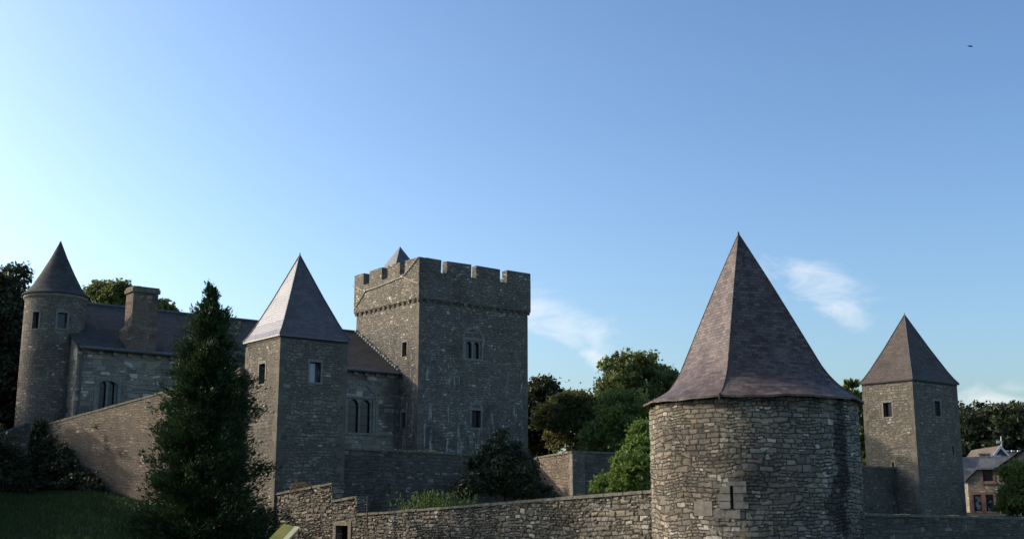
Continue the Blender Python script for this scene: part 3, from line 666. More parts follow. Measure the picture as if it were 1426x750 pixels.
# ------------------------------------------------------------------ hall (against the keep's left side)
def build_hall():
    J = at(556, 517, 77 + 2.3); vJ = solve_len(Vector((KC.x, KC.y, 9)), V, 556); J = Vector((KC.x, KC.y, 0)) + V * vJ - V * 0
    ze = solve_z(J.x, J.y, 517.5); ln = solve_len(Vector((J.x, J.y, ze)), -U, 109); print('hall', vJ, ze, ln)
    A = J - U * ln; zb = -1.0; O = Vector((A.x, A.y, 0)); mf = flatmap(O, U); half = 6.0; zr = ze + 3.45
    t = thing('castle_hall', Vector((O.x, O.y, zb)) + U * ln / 2 + V * half, 'long two-storey castle hall under a slate roof, between round turret and keep', 'castle hall')
    def hole(a, b, c, d): m = (a + b) / 2; return (*sorted((on_plane(a, c, O, U)[0], on_plane(b, c, O, U)[0])), on_plane(m, d, O, U)[1], on_plane(m, c, O, U)[1])
    h1 = hole(137, 164.5, 529, 576); h2 = hole(483.5, 519.5, 554, 603)
    hs = [h1, h2]
    L = ln - .01
    mb = MB(); grid_wall(mb, mf, 0, L, zb, ze - .05, hs, 3)
    mb.face([mf(0, zb), mf(0, ze), mf(0, zr, half), mf(0, ze, 2 * half), mf(0, zb, 2 * half)]); mb.face([mf(0, zb, 2 * half), mf(0, ze, 2 * half), mf(L, ze, 2 * half), mf(L, zb, 2 * half)])
    mb.build('wall', MAT['stone_hall'], t)
    add_window(t, mf, h1, 'twin', fw=.14, bars=True); add_window(t, mf, h2, 'twin', fw=.10, bars=True)
    # big relieving arch over the right window, smaller over the left
    for h, ex, st in ((h2, .42, 1.0), (h1, .2, .55)):
        m = MB(); a, b = h[0] - ex, h[1] + ex; uc = (a + b) / 2; r = (b - a) / 2; sp = h[3] - .35; n = 15
        for k in range(n):
            w0 = math.pi * k / n + .01; w1 = math.pi * (k + 1) / n - .01; pts = []
            for d in (-.07, .03):
                for rr, ww in ((r, w0), (r, w1), (r - .2, w1), (r - .2, w0)): pts.append(mf(uc + rr * math.cos(ww), sp + rr * math.sin(ww) * st, d))
            m.hexa([pts[4], pts[5], pts[6], pts[7], pts[0], pts[1], pts[2], pts[3]])
        for s_ in (a, b - .2): mbox(m, mf, s_, s_ + .2, h[2], sp, -.05, .02)
        m.build('arch', MAT['dressed'], t)
    sc_ = MB()
    z_ = on_plane(535, 564, O, U)[1]; mbox(sc_, mf, h2[1] + .75, L - .3, z_ - .06, z_ + .06, -.06, .02)
    z_ = on_plane(535, 605, O, U)[1]; mbox(sc_, mf, h2[0] - .6, L - .3, z_ - .07, z_ + .07, -.08, .02)
    z_ = on_plane(190, 540, O, U)[1]; mbox(sc_, mf, h1[1] + .5, h2[0] - 1.5, z_ - .06, z_ + .06, -.06, .02)
    sc_.build('string_course', MAT['dressed'], t)
    cb = MB(); k = int(L / .85)
    for i in range(k): u = .3 + i * .85; mbox(cb, mf, u, u + .26, ze - .42 - random.uniform(0, .04), ze - .17, -.16, .02)
    mbox(cb, mf, 0, L, ze - .166, ze - .02, -.22, .05)
    cb.build('corbel_table', MAT['dressed'], t)
    # roof: slopes in two tones, older brown slates near the keep
    def slope(u0, u1, name, mat, lift=0):
        m = MB(); e = .32; f = lambda u, s: mf(u, ze + lift + (zr - ze) * s - (0 if s > 0 else .12), half * s - (e if s == 0 else 0))
        m.face([f(u0, 0), f(u1, 0), f(u1, 1), f(u0, 1)])
        b0 = mf(u0, ze - .12, 2 * half + e); b1 = mf(u1, ze - .12, 2 * half + e); m.face([f(u0, 1), f(u1, 1), b1, b0])
        m.face([f(u0, 0) - Z * .08, f(u1, 0) - Z * .08, f(u1, 0), f(u0, 0)]); m.face([f(u0, 0) - Z * .08, f(u0, 0), f(u0, 1), f(u0, 1) - Z * .1])
        m.face([f(u0, 0) - Z * .08, f(u0, 1) - Z * .1, f(u1, 1) - Z * .1, f(u1, 0) - Z * .08])
        return m.build(name, mat, t)
    uc = ln - 7.5
    slope(-.1, uc, 'roof', MAT['slate_blue']); ro = slope(uc + .004, L, 'roof', MAT['slate_hall_brown']); ro['label'] = 'brown slate roof beside the keep'
    rg = MB(); rg.tube([mf(0, zr + .03, half), mf(L, zr + .03, half)], .1, 8); rg.build('ridge', MAT['lead'], t)
    # pale stepped mortar fillet where roof meets keep
    fl = MB(); n = 20
    for i in range(n):
        s = (i + .5) / n; z = ze + (zr - ze) * s; P = mf(L, z, half * s); fl.box(P - U * .13 + V * -.14 + Z * .02, U * .12, V * .2, Z * random.uniform(.14, .22))
    fl.build('flashing', MAT['cable'], t)
    g = MB(); g.tube([mf(0, ze - .15, -.36), mf(L, ze - .17, -.36)], .08, 8)
    g.tube([mf(L - .3, ze - .2, -.33), mf(L - .3, ze - .7, -.1), mf(L - .3, 2, -.1)], .055, 8)
    g.tube([mf(.25, ze - .2, -.33), mf(.25, ze - .7, -.1), mf(.25, 2, -.1)], .055, 8)
    g.build('gutter', MAT['lead'], t)
    # chimney on the front wall head
    a = on_plane(184, 440, O, U)[0]; b = on_plane(219, 440, O, U)[0]; zc = on_plane(200, 399, O, U)[1] ; print('chimney', a, b, zc, ze)
    c = MB(); mbox(c, mf, a - .22, b + .04, ze - .1, ze + 1.25, -.05, 1.35)
    c.hexa([mf(a - .22, ze + 1.25, -.05), mf(b + .04, ze + 1.25, -.05), mf(b + .04, ze + 1.25, 1.35), mf(a - .22, ze + 1.25, 1.35), mf(a, ze + 1.5, .02), mf(b, ze + 1.5, .02), mf(b, ze + 1.5, 1.2), mf(a, ze + 1.5, 1.2)])
    mbox(c, mf, a, b, ze + 1.5, zc - .35, .02, 1.2)
    ch = c.build('chimney', MAT['chimney_stone'], t)
    c = MB(); mbox(c, mf, a - .09, b + .09, zc - .35, zc - .12, -.07, 1.29); mbox(c, mf, a - .04, b + .04, zc - .12, zc, -.02, 1.24); c.build('chimney_cap', MAT['coping'], ch)
    return O, ln, ze
stone_mat('chimney_stone', w=.5, h=.2, a=(.075, .062, .052), b=(.11, .092, .076), mortar=(.07, .06, .05), bump=.4, stain=.5, moss=.1)
HO, HL, HZE = build_hall()

# ------------------------------------------------------------------ round turret at the hall's left end
def lathe(mb, c, prof, n=48, a0=0):
    base = len(mb.v)
    for (r, z) in prof:
        for k in range(n): w = 2 * math.pi * k / n + a0; mb.v.append((c.x + r * math.sin(w), c.y - r * math.cos(w), z))
    for j in range(len(prof) - 1):
        for k in range(n):
            l = (k + 1) % n; mb.f.append((base + j * n + k, base + j * n + l, base + (j + 1) * n + l, base + (j + 1) * n + k))
def cyl_hole(c, r, a, b, y0, y1):
    def hit(px, py):
        d = cam_dir(px, py); A_ = d.x ** 2 + d.y ** 2; B_ = -2 * (d.x * c.x + d.y * c.y); C_ = c.x ** 2 + c.y ** 2 - r * r
        s = (-B_ - math.sqrt(max(0, B_ * B_ - 4 * A_ * C_))) / (2 * A_); p = d * s
        return r * math.atan2(p.x - c.x, -(p.y - c.y)), p.z
    m = (y0 + y1) / 2
    return (hit(a, m)[0], hit(b, m)[0], hit((a + b) / 2, y1)[1], hit((a + b) / 2, y0)[1])
def build_turret():
    D = 67.3; l = at(37.5, 415, D); r_ = at(119, 415, D); c = (l + r_) / 2; r = (r_.x - l.x) / 2 * .985; ze = at(79, 413, D).z; c.z = 0
    zb = -1.5; t = thing('round_turret', Vector((c.x, c.y, zb)), 'slender round stair turret with a cone roof at the hall end', 'turret')
    mf = cylmap(c, r); hs = [cyl_hole(c, r, 45.5, 54, 434, 457), cyl_hole(c, r, 80, 93.5, 435, 457), cyl_hole(c, r, 101.5, 104, 515, 530)]
    mb = MB(); grid_wall(mb, mf, -math.pi * r, math.pi * r, zb, ze, hs, .25, rec=.35); mb.build('wall', MAT['stone_tower'], t, uv=lambda p: (math.atan2(p[0] - c.x, -(p[1] - c.y)) * r, p[2]))
    add_window(t, mf, hs[0], fw=.09, bars=False); add_window(t, mf, hs[1], fw=.1, bars=False); add_window(t, mf, hs[2], fw=.08, bars=False, glass=MAT['dark_room'])
    cr = MB(); lathe(cr, c, [(r - .02, ze - .32), (r + .10, ze - .2), (r + .10, ze - .02), (r - .1, ze - .02)]); cr.build('cornice', MAT['dressed'], t)
    az = solve_z(c.x, c.y, 336); H = az - ze; ro = MB(); e = r + .2
    lathe(ro, c, [(r * .7, ze - .05), (e, ze - .05), (e, ze), (e * .86, ze + H * .07), (e * .72, ze + H * .17), (e * .5, ze + H * .40), (e * .24, ze + H * .70), (.03, az)])
    ro.build('roof', MAT['slate_blue'], t, uv=lambda p: (math.atan2(p[0] - c.x, -(p[1] - c.y)) * 1.2, p[2] * 1.1))
    fi = MB(); fi.tube([Vector((c.x, c.y, az - .35)), Vector((c.x, c.y, az + .02))], .10, 8, .03); fi.build('finial', MAT['lead'], t)
    return c, r
TC, TR = build_turret()

# ------------------------------------------------------------------ big round tower in front
def build_round_tower():
    c = TWR; r = 3.26; ze = 3.12; zb = -4.0
    t = thing('round_tower', Vector((c.x, c.y, zb)), 'big squat round rubble stone tower with a bell-shaped slate roof', 'tower')
    mf = cylmap(c, r); slit = cyl_hole(c, r, 1017, 1021.5, 676, 708)
    mb = MB(); grid_wall(mb, mf, -math.pi * r, math.pi * r, zb, ze + .02, [slit], .045, rec=.4)
    mb.build('wall', MAT['stone_round'], t, smooth=True, uv=lambda p: (math.atan2(p[0] - c.x, -(p[1] - c.y)) * r, p[2]))
    w = MB(); a, b, z0, z1 = slit                        # dressed blocks round the slit
    def blk(u0, u1, q0, q1): w.hexa([mf(u0, q0, -.035), mf(u1, q0, -.035), mf(u1, q0, .12), mf(u0, q0, .12), mf(u0, q1, -.03), mf(u1, q1, -.03), mf(u1, q1, .12), mf(u0, q1, .12)])
    hz = (z1 - z0) / 3
    for k in range(3):
        o = (.33, .36, .30)[k]; blk(a - o, a, z0 + k * hz + .012, z0 + (k + 1) * hz - .012); o = (.42, .28, .38)[k]; blk(b, b + o, z0 + k * hz + .012, z0 + (k + 1) * hz - .012)
    blk(a - .12, b + .38, z1 + .01, z1 + .13); blk(a - .52, b + .18, z0 - .27, z0 - .015); blk(a - 1.15, a - .55, z0 - .2, z0 + .22)
    sw = w.build('window', MAT['dressed_warm'], t)
    p = MB(); mbox(p, mf, a, b, z0, z1, .3, .34); p.build('pane', MAT['dark_room'], sw)
    # roof: square pyramid above, easing into a circle at the eaves
    C_ = [(3.12, 2.95), (4.25, 2.31), (5.73, 1.57), (7.13, .86), (8.66, .04)]
    az = 8.75; hip = R(-27); n = 96; ro = MB(); rows = []
    zs = list(np.linspace(3.12, 4.6, 22)) + list(np.linspace(4.6, 8.66, 18)[1:])
    for z in zs:
        cr = np.interp(z, [q[0] for q in C_], [q[1] for q in C_]); b_ = min(1, max(0, (4.5 - z) / (4.5 - 3.12))) ** 1.25
        k = (z - 3.12) / 5.6; ox = -.20 * k; row = []
        circ = np.interp(z, [3.12, 3.3, 3.6, 3.95, 4.4, 5.3], [3.46, 3.24, 2.90, 2.56, 2.2, 1.6])
        for i in range(n):
            th = 2 * math.pi * i / n + hip; w_ = ((th - hip + math.pi / 4) % (math.pi / 2)) - math.pi / 4   # angle from nearest hip
            sq = cr / (math.cos(w_) + abs(math.sin(w_)))
            rr = sq * (1 - b_) + circ * b_
            row.append((c.x + ox + rr * math.sin(th), c.y - rr * math.cos(th), z + (.02 * math.sin(th * 9) + .012 * math.sin(th * 23) if z < 3.2 else 0)))
        rows.append(row)
    for row in rows: ro.v.extend(row)
    for j in range(len(rows) - 1):
        for i in range(n): l = (i + 1) % n; ro.f.append((j * n + i, j * n + l, (j + 1) * n + l, (j + 1) * n + i))
    b0 = len(ro.v)
    for q in rows[0]: ro.v.append((q[0], q[1], q[2] - .06))
    for q in rows[0]: ro.v.append((c.x + (q[0] - c.x) * .9, c.y + (q[1] - c.y) * .9, q[2] - .02))
    for i in range(n):
        l = (i + 1) % n; ro.f.append((b0 + i, b0 + l, l, i)); ro.f.append((b0 + n + i, b0 + n + l, b0 + l, b0 + i))
    # slate coordinates follow each of the four sides
    def uvf(p):
        th = math.atan2(p[0] - c.x, -(p[1] - c.y)) - hip; s = math.floor(th / (math.pi / 2)); mid = (s + .5) * math.pi / 2 + hip
        t_ = Vector((math.cos(mid), math.sin(mid), 0)); rr = math.hypot(p[0] - c.x, p[1] - c.y)
        return ((p[0] - c.x) * t_.x + (p[1] - c.y) * t_.y + s * 7.3, (p[2] * 1.12 - (0 if p[2] > 4.9 else (4.9 - p[2]) * .35)))
    roof = ro.build('roof', MAT['slate_tower'], t, uv=uvf)
    h = MB()
    for q in range(4):
        i = q * n // 4; h.tube([Vector(rows[j][i]) for j in range(0, len(rows), 2)] , .02, 6)
    top = Vector(rows[-1][0]); ap = Vector((c.x - .2, c.y, az + .05)); h.tube([ap - Z * .35, ap], .09, 8, .02)
    h.build('hip_lead', MAT['slate_brown'], roof, uv=None)
    pr = MB(); pr.tube([Vector(rows[0][0]) + Vector((0, -.02, .03)), Vector(rows[0][0]) + Vector((0, -.03, -.16))], .035, 6)
    pr.build('drip_spout', MAT['iron'], roof)
slate('slate_tower', (.064, .044, .040), (.165, .124, .105), row=.115, w=.22, rough=.62, spec=.25, lichen_glare=.4)
plain('dressed_warm', (.27, .235, .18), .9, .22, 5.0, .5)
build_round_tower()

# ------------------------------------------------------------------ walls
def free_wall(name, label, A, D, secs, zb, thick, mat, step=2.0, holes=(), cat='wall', cop=.10, copw=.05, seg=.7, cmat=None, coping=True):
    """secs: (u0, u1, z at u0, z at u1); D the run as seen left to right; coping slabs are laid one by one"""
    mid = A + D * ((secs[0][0] + secs[-1][1]) / 2); t = thing(name, Vector((mid.x, mid.y, zb)), label, cat)
    mf = flatmap(A, D); mb = MB(); cp = MB()
    for (u0, u1, za, zc) in secs:
        top = lambda u: za + (zc - za) * (u - u0) / (u1 - u0)
        hs = [h for h in holes if u0 < h[0] < u1]; hz = max([h[3] for h in hs] + [zb + .2])
        zt = max(za, zc); grid_wall(mb, mf, u0, u1, zb, zt, hs, step, rec=thick * .9, top=top, hz=hz)
        grid_wall(mb, lambda u, z, d=0: mf(u0 + u1 - u, z, thick - d), u0, u1, zb, zt, (), max(step, 1), top=lambda u: top(u0 + u1 - u), hz=zb + .2)
        mb.face([mf(u0, zb), mf(u0, za), mf(u0, za, thick), mf(u0, zb, thick)]); mb.face([mf(u1, zb), mf(u1, zb, thick), mf(u1, zc, thick), mf(u1, zc)])
        mb.face([mf(u0, za), mf(u1, zc), mf(u1, zc, thick), mf(u0, za, thick)])
        u = u0
        while u < u1 - .05:
            e = min(u1, u + seg * random.uniform(.75, 1.3)); h = cop * random.uniform(.8, 1.15); a = copw * random.uniform(.5, 1.3); g = .008
            p0, p1 = top(u + g), top(e - g)
            cp.hexa([mf(u + g, p0 - .01, -a), mf(e - g, p1 - .01, -a), mf(e - g, p1 - .01, thick + a), mf(u + g, p0 - .01, thick + a),
                     mf(u + g, p0 + h, -a + .02), mf(e - g, p1 + h, -a + .02), mf(e - g, p1 + h, thick + a - .02), mf(u + g, p0 + h, thick + a - .02)]); u = e
    mb.build('masonry', mat, t)
    if coping: cp.build('coping', cmat or MAT['coping'], t, uv='none')
    return t, mf
# low wall between square tower and big round tower
NWL = (NW_B - NW_A).length
pr_u = lambda px, py: on_plane(px, py, NW_A, NWD)
a1 = pr_u(397, 684); b1 = pr_u(463, 674); a2 = pr_u(463, 697); b2 = pr_u(497, 692); a3 = pr_u(497, 714); b3 = pr_u(908, 681)
print('near wall', a1, b1, a2, b2, a3, b3, NWL)
doorh = (pr_u(468, 740)[0], pr_u(485, 740)[0], -2.2, pr_u(476, 731)[1])
low, nmf = free_wall('boundary_wall', 'low sunlit rubble wall stepping down from square tower to big round tower', NW_A, NWD,
    [(a1[0] - .8, b1[0], a1[1] - .15, b1[1]), (a2[0] + .002, b2[0], a2[1] - .05, b2[1] - .02), (a3[0] + .002, b3[0], a3[1] - .1, b3[1] - .1)], -3.4, .6, MAT['stone_near'], step=.06, holes=[doorh], cop=.09)
fr = MB(); h = doorh
mbox(fr, nmf, h[0] - .2, h[0], h[2], h[3] + .16, -.03, .25); mbox(fr, nmf, h[1], h[1] + .2, h[2], h[3] + .16, -.03, .25); mbox(fr, nmf, h[0], h[1], h[3], h[3] + .16, -.034, .25)
d = fr.build('opening', MAT['dressed_warm'], low); p = MB(); p.face([nmf(h[0], h[2], .3), nmf(h[1], h[2], .3), nmf(h[1], h[3], .3), nmf(h[0], h[3], .3)]); p.build('door', MAT['dark_room'], d)
# tall curtain wall between turret and square tower
CA = Vector((TC.x + .4, TC.y - TR - .2, 0)); CB = FT + V * (fsv - .3); CB = Vector((CB.x - .35, CB.y, 0)); CD = (CB - CA).normalized(); CLn = (CB - CA).length
c1 = on_plane(86, 592, CA, CD); c2 = on_plane(235, 545, CA, CD); c3 = on_plane(342, 514, CA, CD); print('curtain', c1, c2, c3, CLn)
free_wall('curtain_wall', 'tall sunlit rubble wall climbing from the round turret towards the conifer', CA, CD,
    [(0, c2[0], c1[1], c2[1]), (c2[0] + .002, CLn, c2[1], c3[1] + .0)], -2.0, .8, MAT['stone_wall'], step=3, cop=.10, copw=.03)
# terrace wall in the court, with its outward corner
TA = Vector((FT.x, FT.y, 0)) + U * fsu + V * .8; z_a = on_plane(486, 622, TA, U)[1]; uB = on_plane(741, 636, TA, U)
l1 = on_plane(640, 630, TA, U); print('terrace', z_a, l1, uB)
free_wall('terrace_wall', 'dark mossy shaded wall below the hall and keep', TA, U, [(0, l1[0], z_a - .1, l1[1] - .1), (l1[0] + .002, uB[0], l1[1] - .1, uB[1] - .1)], -1.5, .7, MAT['stone_shaded'], step=3)
PB = TA + U * uB[0]; LD = Vector((.42, -.91, 0)).normalized(); ll = solve_len(Vector((PB.x, PB.y, 2.5)), LD, 797)
zc0 = on_plane(745, 636, PB, LD)[1]; zc1 = on_plane(796, 627, PB, LD)[1]; print('bastion', ll, zc0, zc1)
bast, bmf = free_wall('bastion_wall', 'lit and shaded walls of a projecting court corner below the trees', PB, LD, [(.0, ll, zc0 - .1, zc1 - .1)], -1.5, .7, MAT['stone_near_flat'] if 'stone_near_flat' in MAT else MAT['stone_wall'], step=3)
PC = PB + LD * ll; zc2 = on_plane(860, 628, PC, U)[1]; mfc = flatmap(PC, U); L2 = 6.5
m = MB(); off = bast
grid_wall(m, mfc, .002, L2, -1.5, zc1 - .1, (), 3); m.face([mfc(.72, zc1 - .1, 0), mfc(L2, zc1 - .1, 0), mfc(L2, zc1 - .1, .7), mfc(.72, zc1 - .1, .7)]); grid_wall(m, lambda u, z, d=0: mfc(L2 - u, z, .7 - d), 0, L2 - .72, -1.5, zc1 - .1, (), 3)
m.build('masonry', MAT['stone_shaded'], bast)  # shaded return painted darker than the lit face beside it
m = MB(); mbox(m, mfc, .66, L2, zc1 - .095, zc1 + .0, -.05, .75); m.build('coping', MAT['coping'], bast)
q = MB(); quoins(q, PC, -LD, U, -1.5, zc1 - .12, .4, .45, .3); q.build('quoins', MAT['dressed_warm'], bast)
# terrace fill behind these walls
def terrace_ground():
    mb = MB(); z = 1.6
    pts = [TA + V * .5, TA + U * (uB[0] - .1) + V * .5, PC - LD * .5 + U * .8, PC + U * L2, PC + U * L2 + V * 30, TA + V * 30 ]
    mb.face([Vector((p.x, p.y, z)) for p in pts]); tag(mb.build('terrace_ground', MAT['yard'], uv='none'), kind='structure')
terrace_ground()
# right-hand walls
RA = TWR + Vector((2.7, 1.4, 0)); rz = on_plane(1200, 713, RA, U); rz2 = on_plane(1426, 719, RA, U); print('right wall', rz, rz2)
s_ = (rz2[1] - rz[1]) / (rz2[0] - rz[0])
free_wall('front_wall', 'dark low wall running right from the big round tower to the frame edge', RA, U, [(-.3, 22, rz[1] - .1 - s_ * (rz[0] + .3), rz[1] - .1 + s_ * (22 - rz[0]))], -3.4, .6, MAT['stone_shaded'], step=3, cop=.09)
# wall tied to the corner tower's left side
RL = RT + V * 1.5; e = Vector((RL.x, RL.y, 0)); zz = solve_z(e.x, e.y, 652)
Wd = 14.0; WA = e - U * Wd
free_wall('side_wall', 'shaded wall running from the big round tower towards the small square tower', WA, U, [(0, Wd - .003, zz + .1, zz)], -3, .6, MAT['stone_shaded'], step=3)
RQ = Vector((RT.x, RT.y, 0)) + V * 4.0 - U * .05; RP = RQ + V * 9 - U * 2.6; RDv = (RQ - RP).normalized(); zz2 = solve_z(RP.x, RP.y, 632)
print('rear', proj(Vector((RP.x, RP.y, zz2))), proj(Vector((RQ.x, RQ.y, zz2))))
free_wall('rear_wall', 'short lit stretch of wall behind, left of the small square tower', RP, RDv, [(0, (RQ - RP).length, zz2, zz2 - .1)], -3, .6, MAT['stone_wall'], step=3)
# low building wall in the shade left of the turret
LA = at(-40, 600, 62.0); LA.z = 0; LD2 = Vector((.95, .3, 0)).normalized()
free_wall('garden_wall', 'unlit rising wall at the far left below the trees', LA, LD2, [(0, 2.9, 3.0, 4.3)], -2, .5, MAT['stone_shaded'], step=3)

# ------------------------------------------------------------------ house at the far right
def build_house():
    D = 88.0; A = at(1347.5, 669, D); A.z = 0; HD = Vector((.84, -.543, 0)).normalized(); mf = flatmap(A, HD); zb = -4.0
    t = thing('stone_house', Vector((A.x, A.y, zb)), 'stone village house with grey slate roofs half hidden by a green tree', 'house')
    q = lambda x, y: on_plane(x, y, A, HD)
    L = 9.0; zs = q(1360, 671)[1]; zv = q(1362, 651)[1]; uv_ = q(1362, 651)[0]; zl = q(1348, 669)[1] + .1
    h1 = (*sorted((q(1356.5, 700)[0], q(1367, 700)[0])), q(1362, 711)[1], q(1362, 688)[1]); h2 = (q(1373.5, 700)[0], q(1384, 700)[0], h1[2], h1[3])
    h3 = (q(1369, 665)[0], q(1383, 665)[0], q(1376, 669.5)[1], q(1376, 654)[1])
    mb = MB(); grid_wall(mb, mf, 0, L, zb, zs, [h1, h2], 3); grid_wall(mb, mf, uv_, L, zs, zv, [h3], 3)
    mb.face([mf(0, zs), mf(uv_, zs), mf(uv_, zv), mf(0, zl)])
    mb.face([mf(0, zb, 7), mf(0, zb), mf(0, zl), mf(0, zl, 7)]); mb.face([mf(L, zb), mf(L, zb, 7), mf(L, zv, 7), mf(L, zv)]); mb.face([mf(L, zb, 7), mf(0, zb, 7), mf(0, zl, 7), mf(uv_, zv, 7), mf(L, zv, 7)])
    mb.build('wall', MAT['stone_house'], t)
    for h in (h1, h2, h3):
        f = MB(); a, b, c, d = h; w = .16
        mbox(f, mf, a - w, a, c - .1, d + .18, -.03, .12); mbox(f, mf, b, b + w, c - .1, d + .18, -.03, .12); mbox(f, mf, a, b, d, d + .18, -.033, .12); mbox(f, mf, a - w - .05, b + w + .05, c - .22, c - .103, -.10, .1)
        wdw = f.build('window', MAT['red_stone'], t); fr_ = MB(); mbox(fr_, mf, a, a + .07, c, d, .12, .2); mbox(fr_, mf, b - .07, b, c, d, .12, .2); mbox(fr_, mf, a + .07, b - .07, d - .07, d, .12, .2); mbox(fr_, mf, a + .07, b - .07, c, c + .07, .12, .2)
        fr_.build('frame', MAT['iron'], wdw); p = MB(); p.face([mf(a, c, .18), mf(b, c, .18), mf(b, d, .18), mf(a, d, .18)]); p.build('pane', MAT['curtain'] if h is not h3 else MAT['glass'], wdw)
    # verge slab, slate-hung band over the window, main roof behind
    r = MB(); zr = q(1372, 637)[1]; ur = q(1384.5, 640)[0]
    def slab(u0, z0, u1, z1, d0, d1, w): r.hexa([mf(u0, z0, d0), mf(u1, z1, d0), mf(u1, z1, d1), mf(u0, z0, d1), mf(u0, z0 + w, d0), mf(u1, z1 + w, d0), mf(u1, z1 + w, d1), mf(u0, z0 + w, d1)])
    slab(-.25, zl - .22, uv_ + .05, zv + .02, -.2, 6.5, .16)
    r.face([mf(uv_ - .1, zv, -.3), mf(ur, zv, -.3), mf(ur, zr, .75), mf(uv_ + .1, zr, .75)]); r.face([mf(uv_ - .1, zv, -.3), mf(uv_ + .1, zr, .75), mf(uv_ - .1, zv, 4)])
    r.face([mf(uv_ - .1, zv - .12, -.3), mf(ur, zv - .12, -.3), mf(ur, zv, -.3), mf(uv_ - .1, zv, -.3)]); r.face([mf(uv_ + .1, zr, .75), mf(ur, zr, .75), mf(ur, zr + .3, 3.2), mf(uv_ + .1, zr + .3, 3.2)])
    r.face([mf(-2.5, zl - .3, 2.3), mf(L, zl - .3, 2.3), mf(L, zr + .35, 4.6), mf(-2.5, zr + .25, 4.6)]); r.face([mf(-2.5, zr + .25, 4.6), mf(L, zr + .35, 4.6), mf(L, zl, 8), mf(-2.5, zl, 8)])
    ro = r.build('roof', MAT['slate_house'], t)
    c = MB(); cu = q(1361, 640)[0]; zt = zv
    mbox(c, mf, cu, cu + .62, zr - .7, q(1362, 632)[1], .9, 1.6); ch = c.build('chimney', MAT['slate_house'], ro)
    c = MB(); mbox(c, mf, cu - .06, cu + .68, q(1362, 632)[1] + .003, q(1362, 632)[1] + .1, .84, 1.66); c.build('chimney_cap', MAT['lead'], ch)
    # cross gable, slate hung, with its verge
    g = MB(); u0 = q(1385, 640)[0]; u1 = u0 + 4.2; um = (u0 + u1) / 2; zg = q(1400, 628)[1]
    g.face([mf(u0, zt - .2, -.5), mf(u1, zt - .2, -.5), mf(um, zg, -.5)]); g.face([mf(u0 - .1, zt - .2, -.6), mf(um, zg + .1, -.6), mf(um, zg + .1, 3.4), mf(u0 - .1, zt - .2, 3.4)]); g.face([mf(um, zg + .1, -.6), mf(u1 + .1, zt - .2, -.6), mf(u1 + .1, zt - .2, 3.4), mf(um, zg + .1, 3.4)])
    g.build('dormer', MAT['slate_blue'], ro)
    # second house behind: white bargeboards and rod
    D2 = 96.0; B = at(1393, 632, D2); t2 = thing('red_roofed_house', Vector((B.x, B.y, -4)), 'house with white bargeboards and finial pole, only its gable top showing', 'house')
    A2 = Vector((B.x, B.y, 0)); H2 = Vector((.99, -.1, 0)).normalized(); m2 = flatmap(A2, H2); q2 = lambda x, y: on_plane(x, y, A2, H2)
    zt2 = q2(1393, 620)[1]; ze2 = zt2 - 2.2
    w = MB(); w.face([m2(-1.7, -4), m2(1.7, -4), m2(1.7, ze2), m2(0, zt2 - .1), m2(-1.7, ze2)]); w.face([m2(-1.7, -4, 8), m2(-1.7, -4), m2(-1.7, ze2), m2(-1.7, ze2, 8)]); w.face([m2(1.7, -4), m2(9, -4, .5), m2(9, ze2 + .4, .5), m2(1.7, ze2 + .4, .5)]); w.build('wall', MAT['stone_house'], t2)
    w = MB(); w.face([m2(-1.9, ze2 - .2, -.2), m2(0, zt2, -.2), m2(0, zt2, 8), m2(-1.9, ze2 - .2, 8)]); w.face([m2(0, zt2, -.2), m2(1.9, ze2 - .2, -.2), m2(1.9, ze2 - .2, 8), m2(0, zt2, 8)]); w.face([m2(.6, ze2 - .3, .3), m2(9, ze2 - .3, .3), m2(9, zt2 - .35, 3.5), m2(.6, zt2 - .35, 3.5)])
    ro2 = w.build('roof', MAT['slate_hall_brown'], t2)
    w = MB()
    for s in (-1, 1): w.hexa([m2(0, zt2 - .22, -.26), m2(1.95 * s, ze2 - .42, -.26), m2(1.95 * s, ze2 - .42, -.2), m2(0, zt2 - .22, -.2), m2(0, zt2 + .03, -.26), m2(1.95 * s, ze2 - .17, -.26), m2(1.95 * s, ze2 - .17, -.2), m2(0, zt2 + .03, -.2)])
    w.build('bargeboard', MAT['white_paint'], ro2)
    w = MB(); w.tube([m2(.1, zt2 - .3, -.23), m2(.1, zt2 + .75, -.23)], .045, 6); mbox(w, m2, -.28, -.02, zt2 + .2, zt2 + .42, -.25, -.21); w.build('finial', MAT['white_paint'], ro2)
    for k in range(14):
        w = MB(); mbox(w, m2, 1.0 + k * .5, 1.28 + k * .5, zt2 - .34, zt2 - .24, 3.4, 3.6); w.build('ridge_tile', MAT['white_paint'], ro2)
build_house()

# ------------------------------------------------------------------ vegetation
def gz(x, y): return ground_h(x, y)
def lob(px, py, Y, rx, rz, ry=None):        # lobe centred at a photo point, radii in metres
    p = at(px, py, Y); return ((p.x, p.y, p.z), (rx, ry or rx, rz))
B0 = at(277, 750, 45.2); cb_ = Vector((B0.x, B0.y, gz(B0.x, B0.y))); ctop = solve_z(B0.x, B0.y, 396)
Hc = ctop - cb_.z
def hf(py): return (solve_z(B0.x, B0.y, py) - cb_.z) / Hc
mpx = 45.2 / F * .86
conifer('conifer', 'large dark shaggy conifer in front of the curtain wall', cb_, ctop,
   [(0, 2.85), (hf(750), 2.8), (hf(700), 95 * mpx), (hf(650), 83 * mpx), (hf(600), 73 * mpx), (hf(560), 61 * mpx), (hf(520), 52 * mpx), (hf(480), 43 * mpx), (hf(450), 31 * mpx), (hf(440), 17 * mpx), (hf(425), 9 * mpx), (hf(412), 5 * mpx), (1, .03)],
   .075, MAT['leaf_conifer'], nbr=900, per=150)
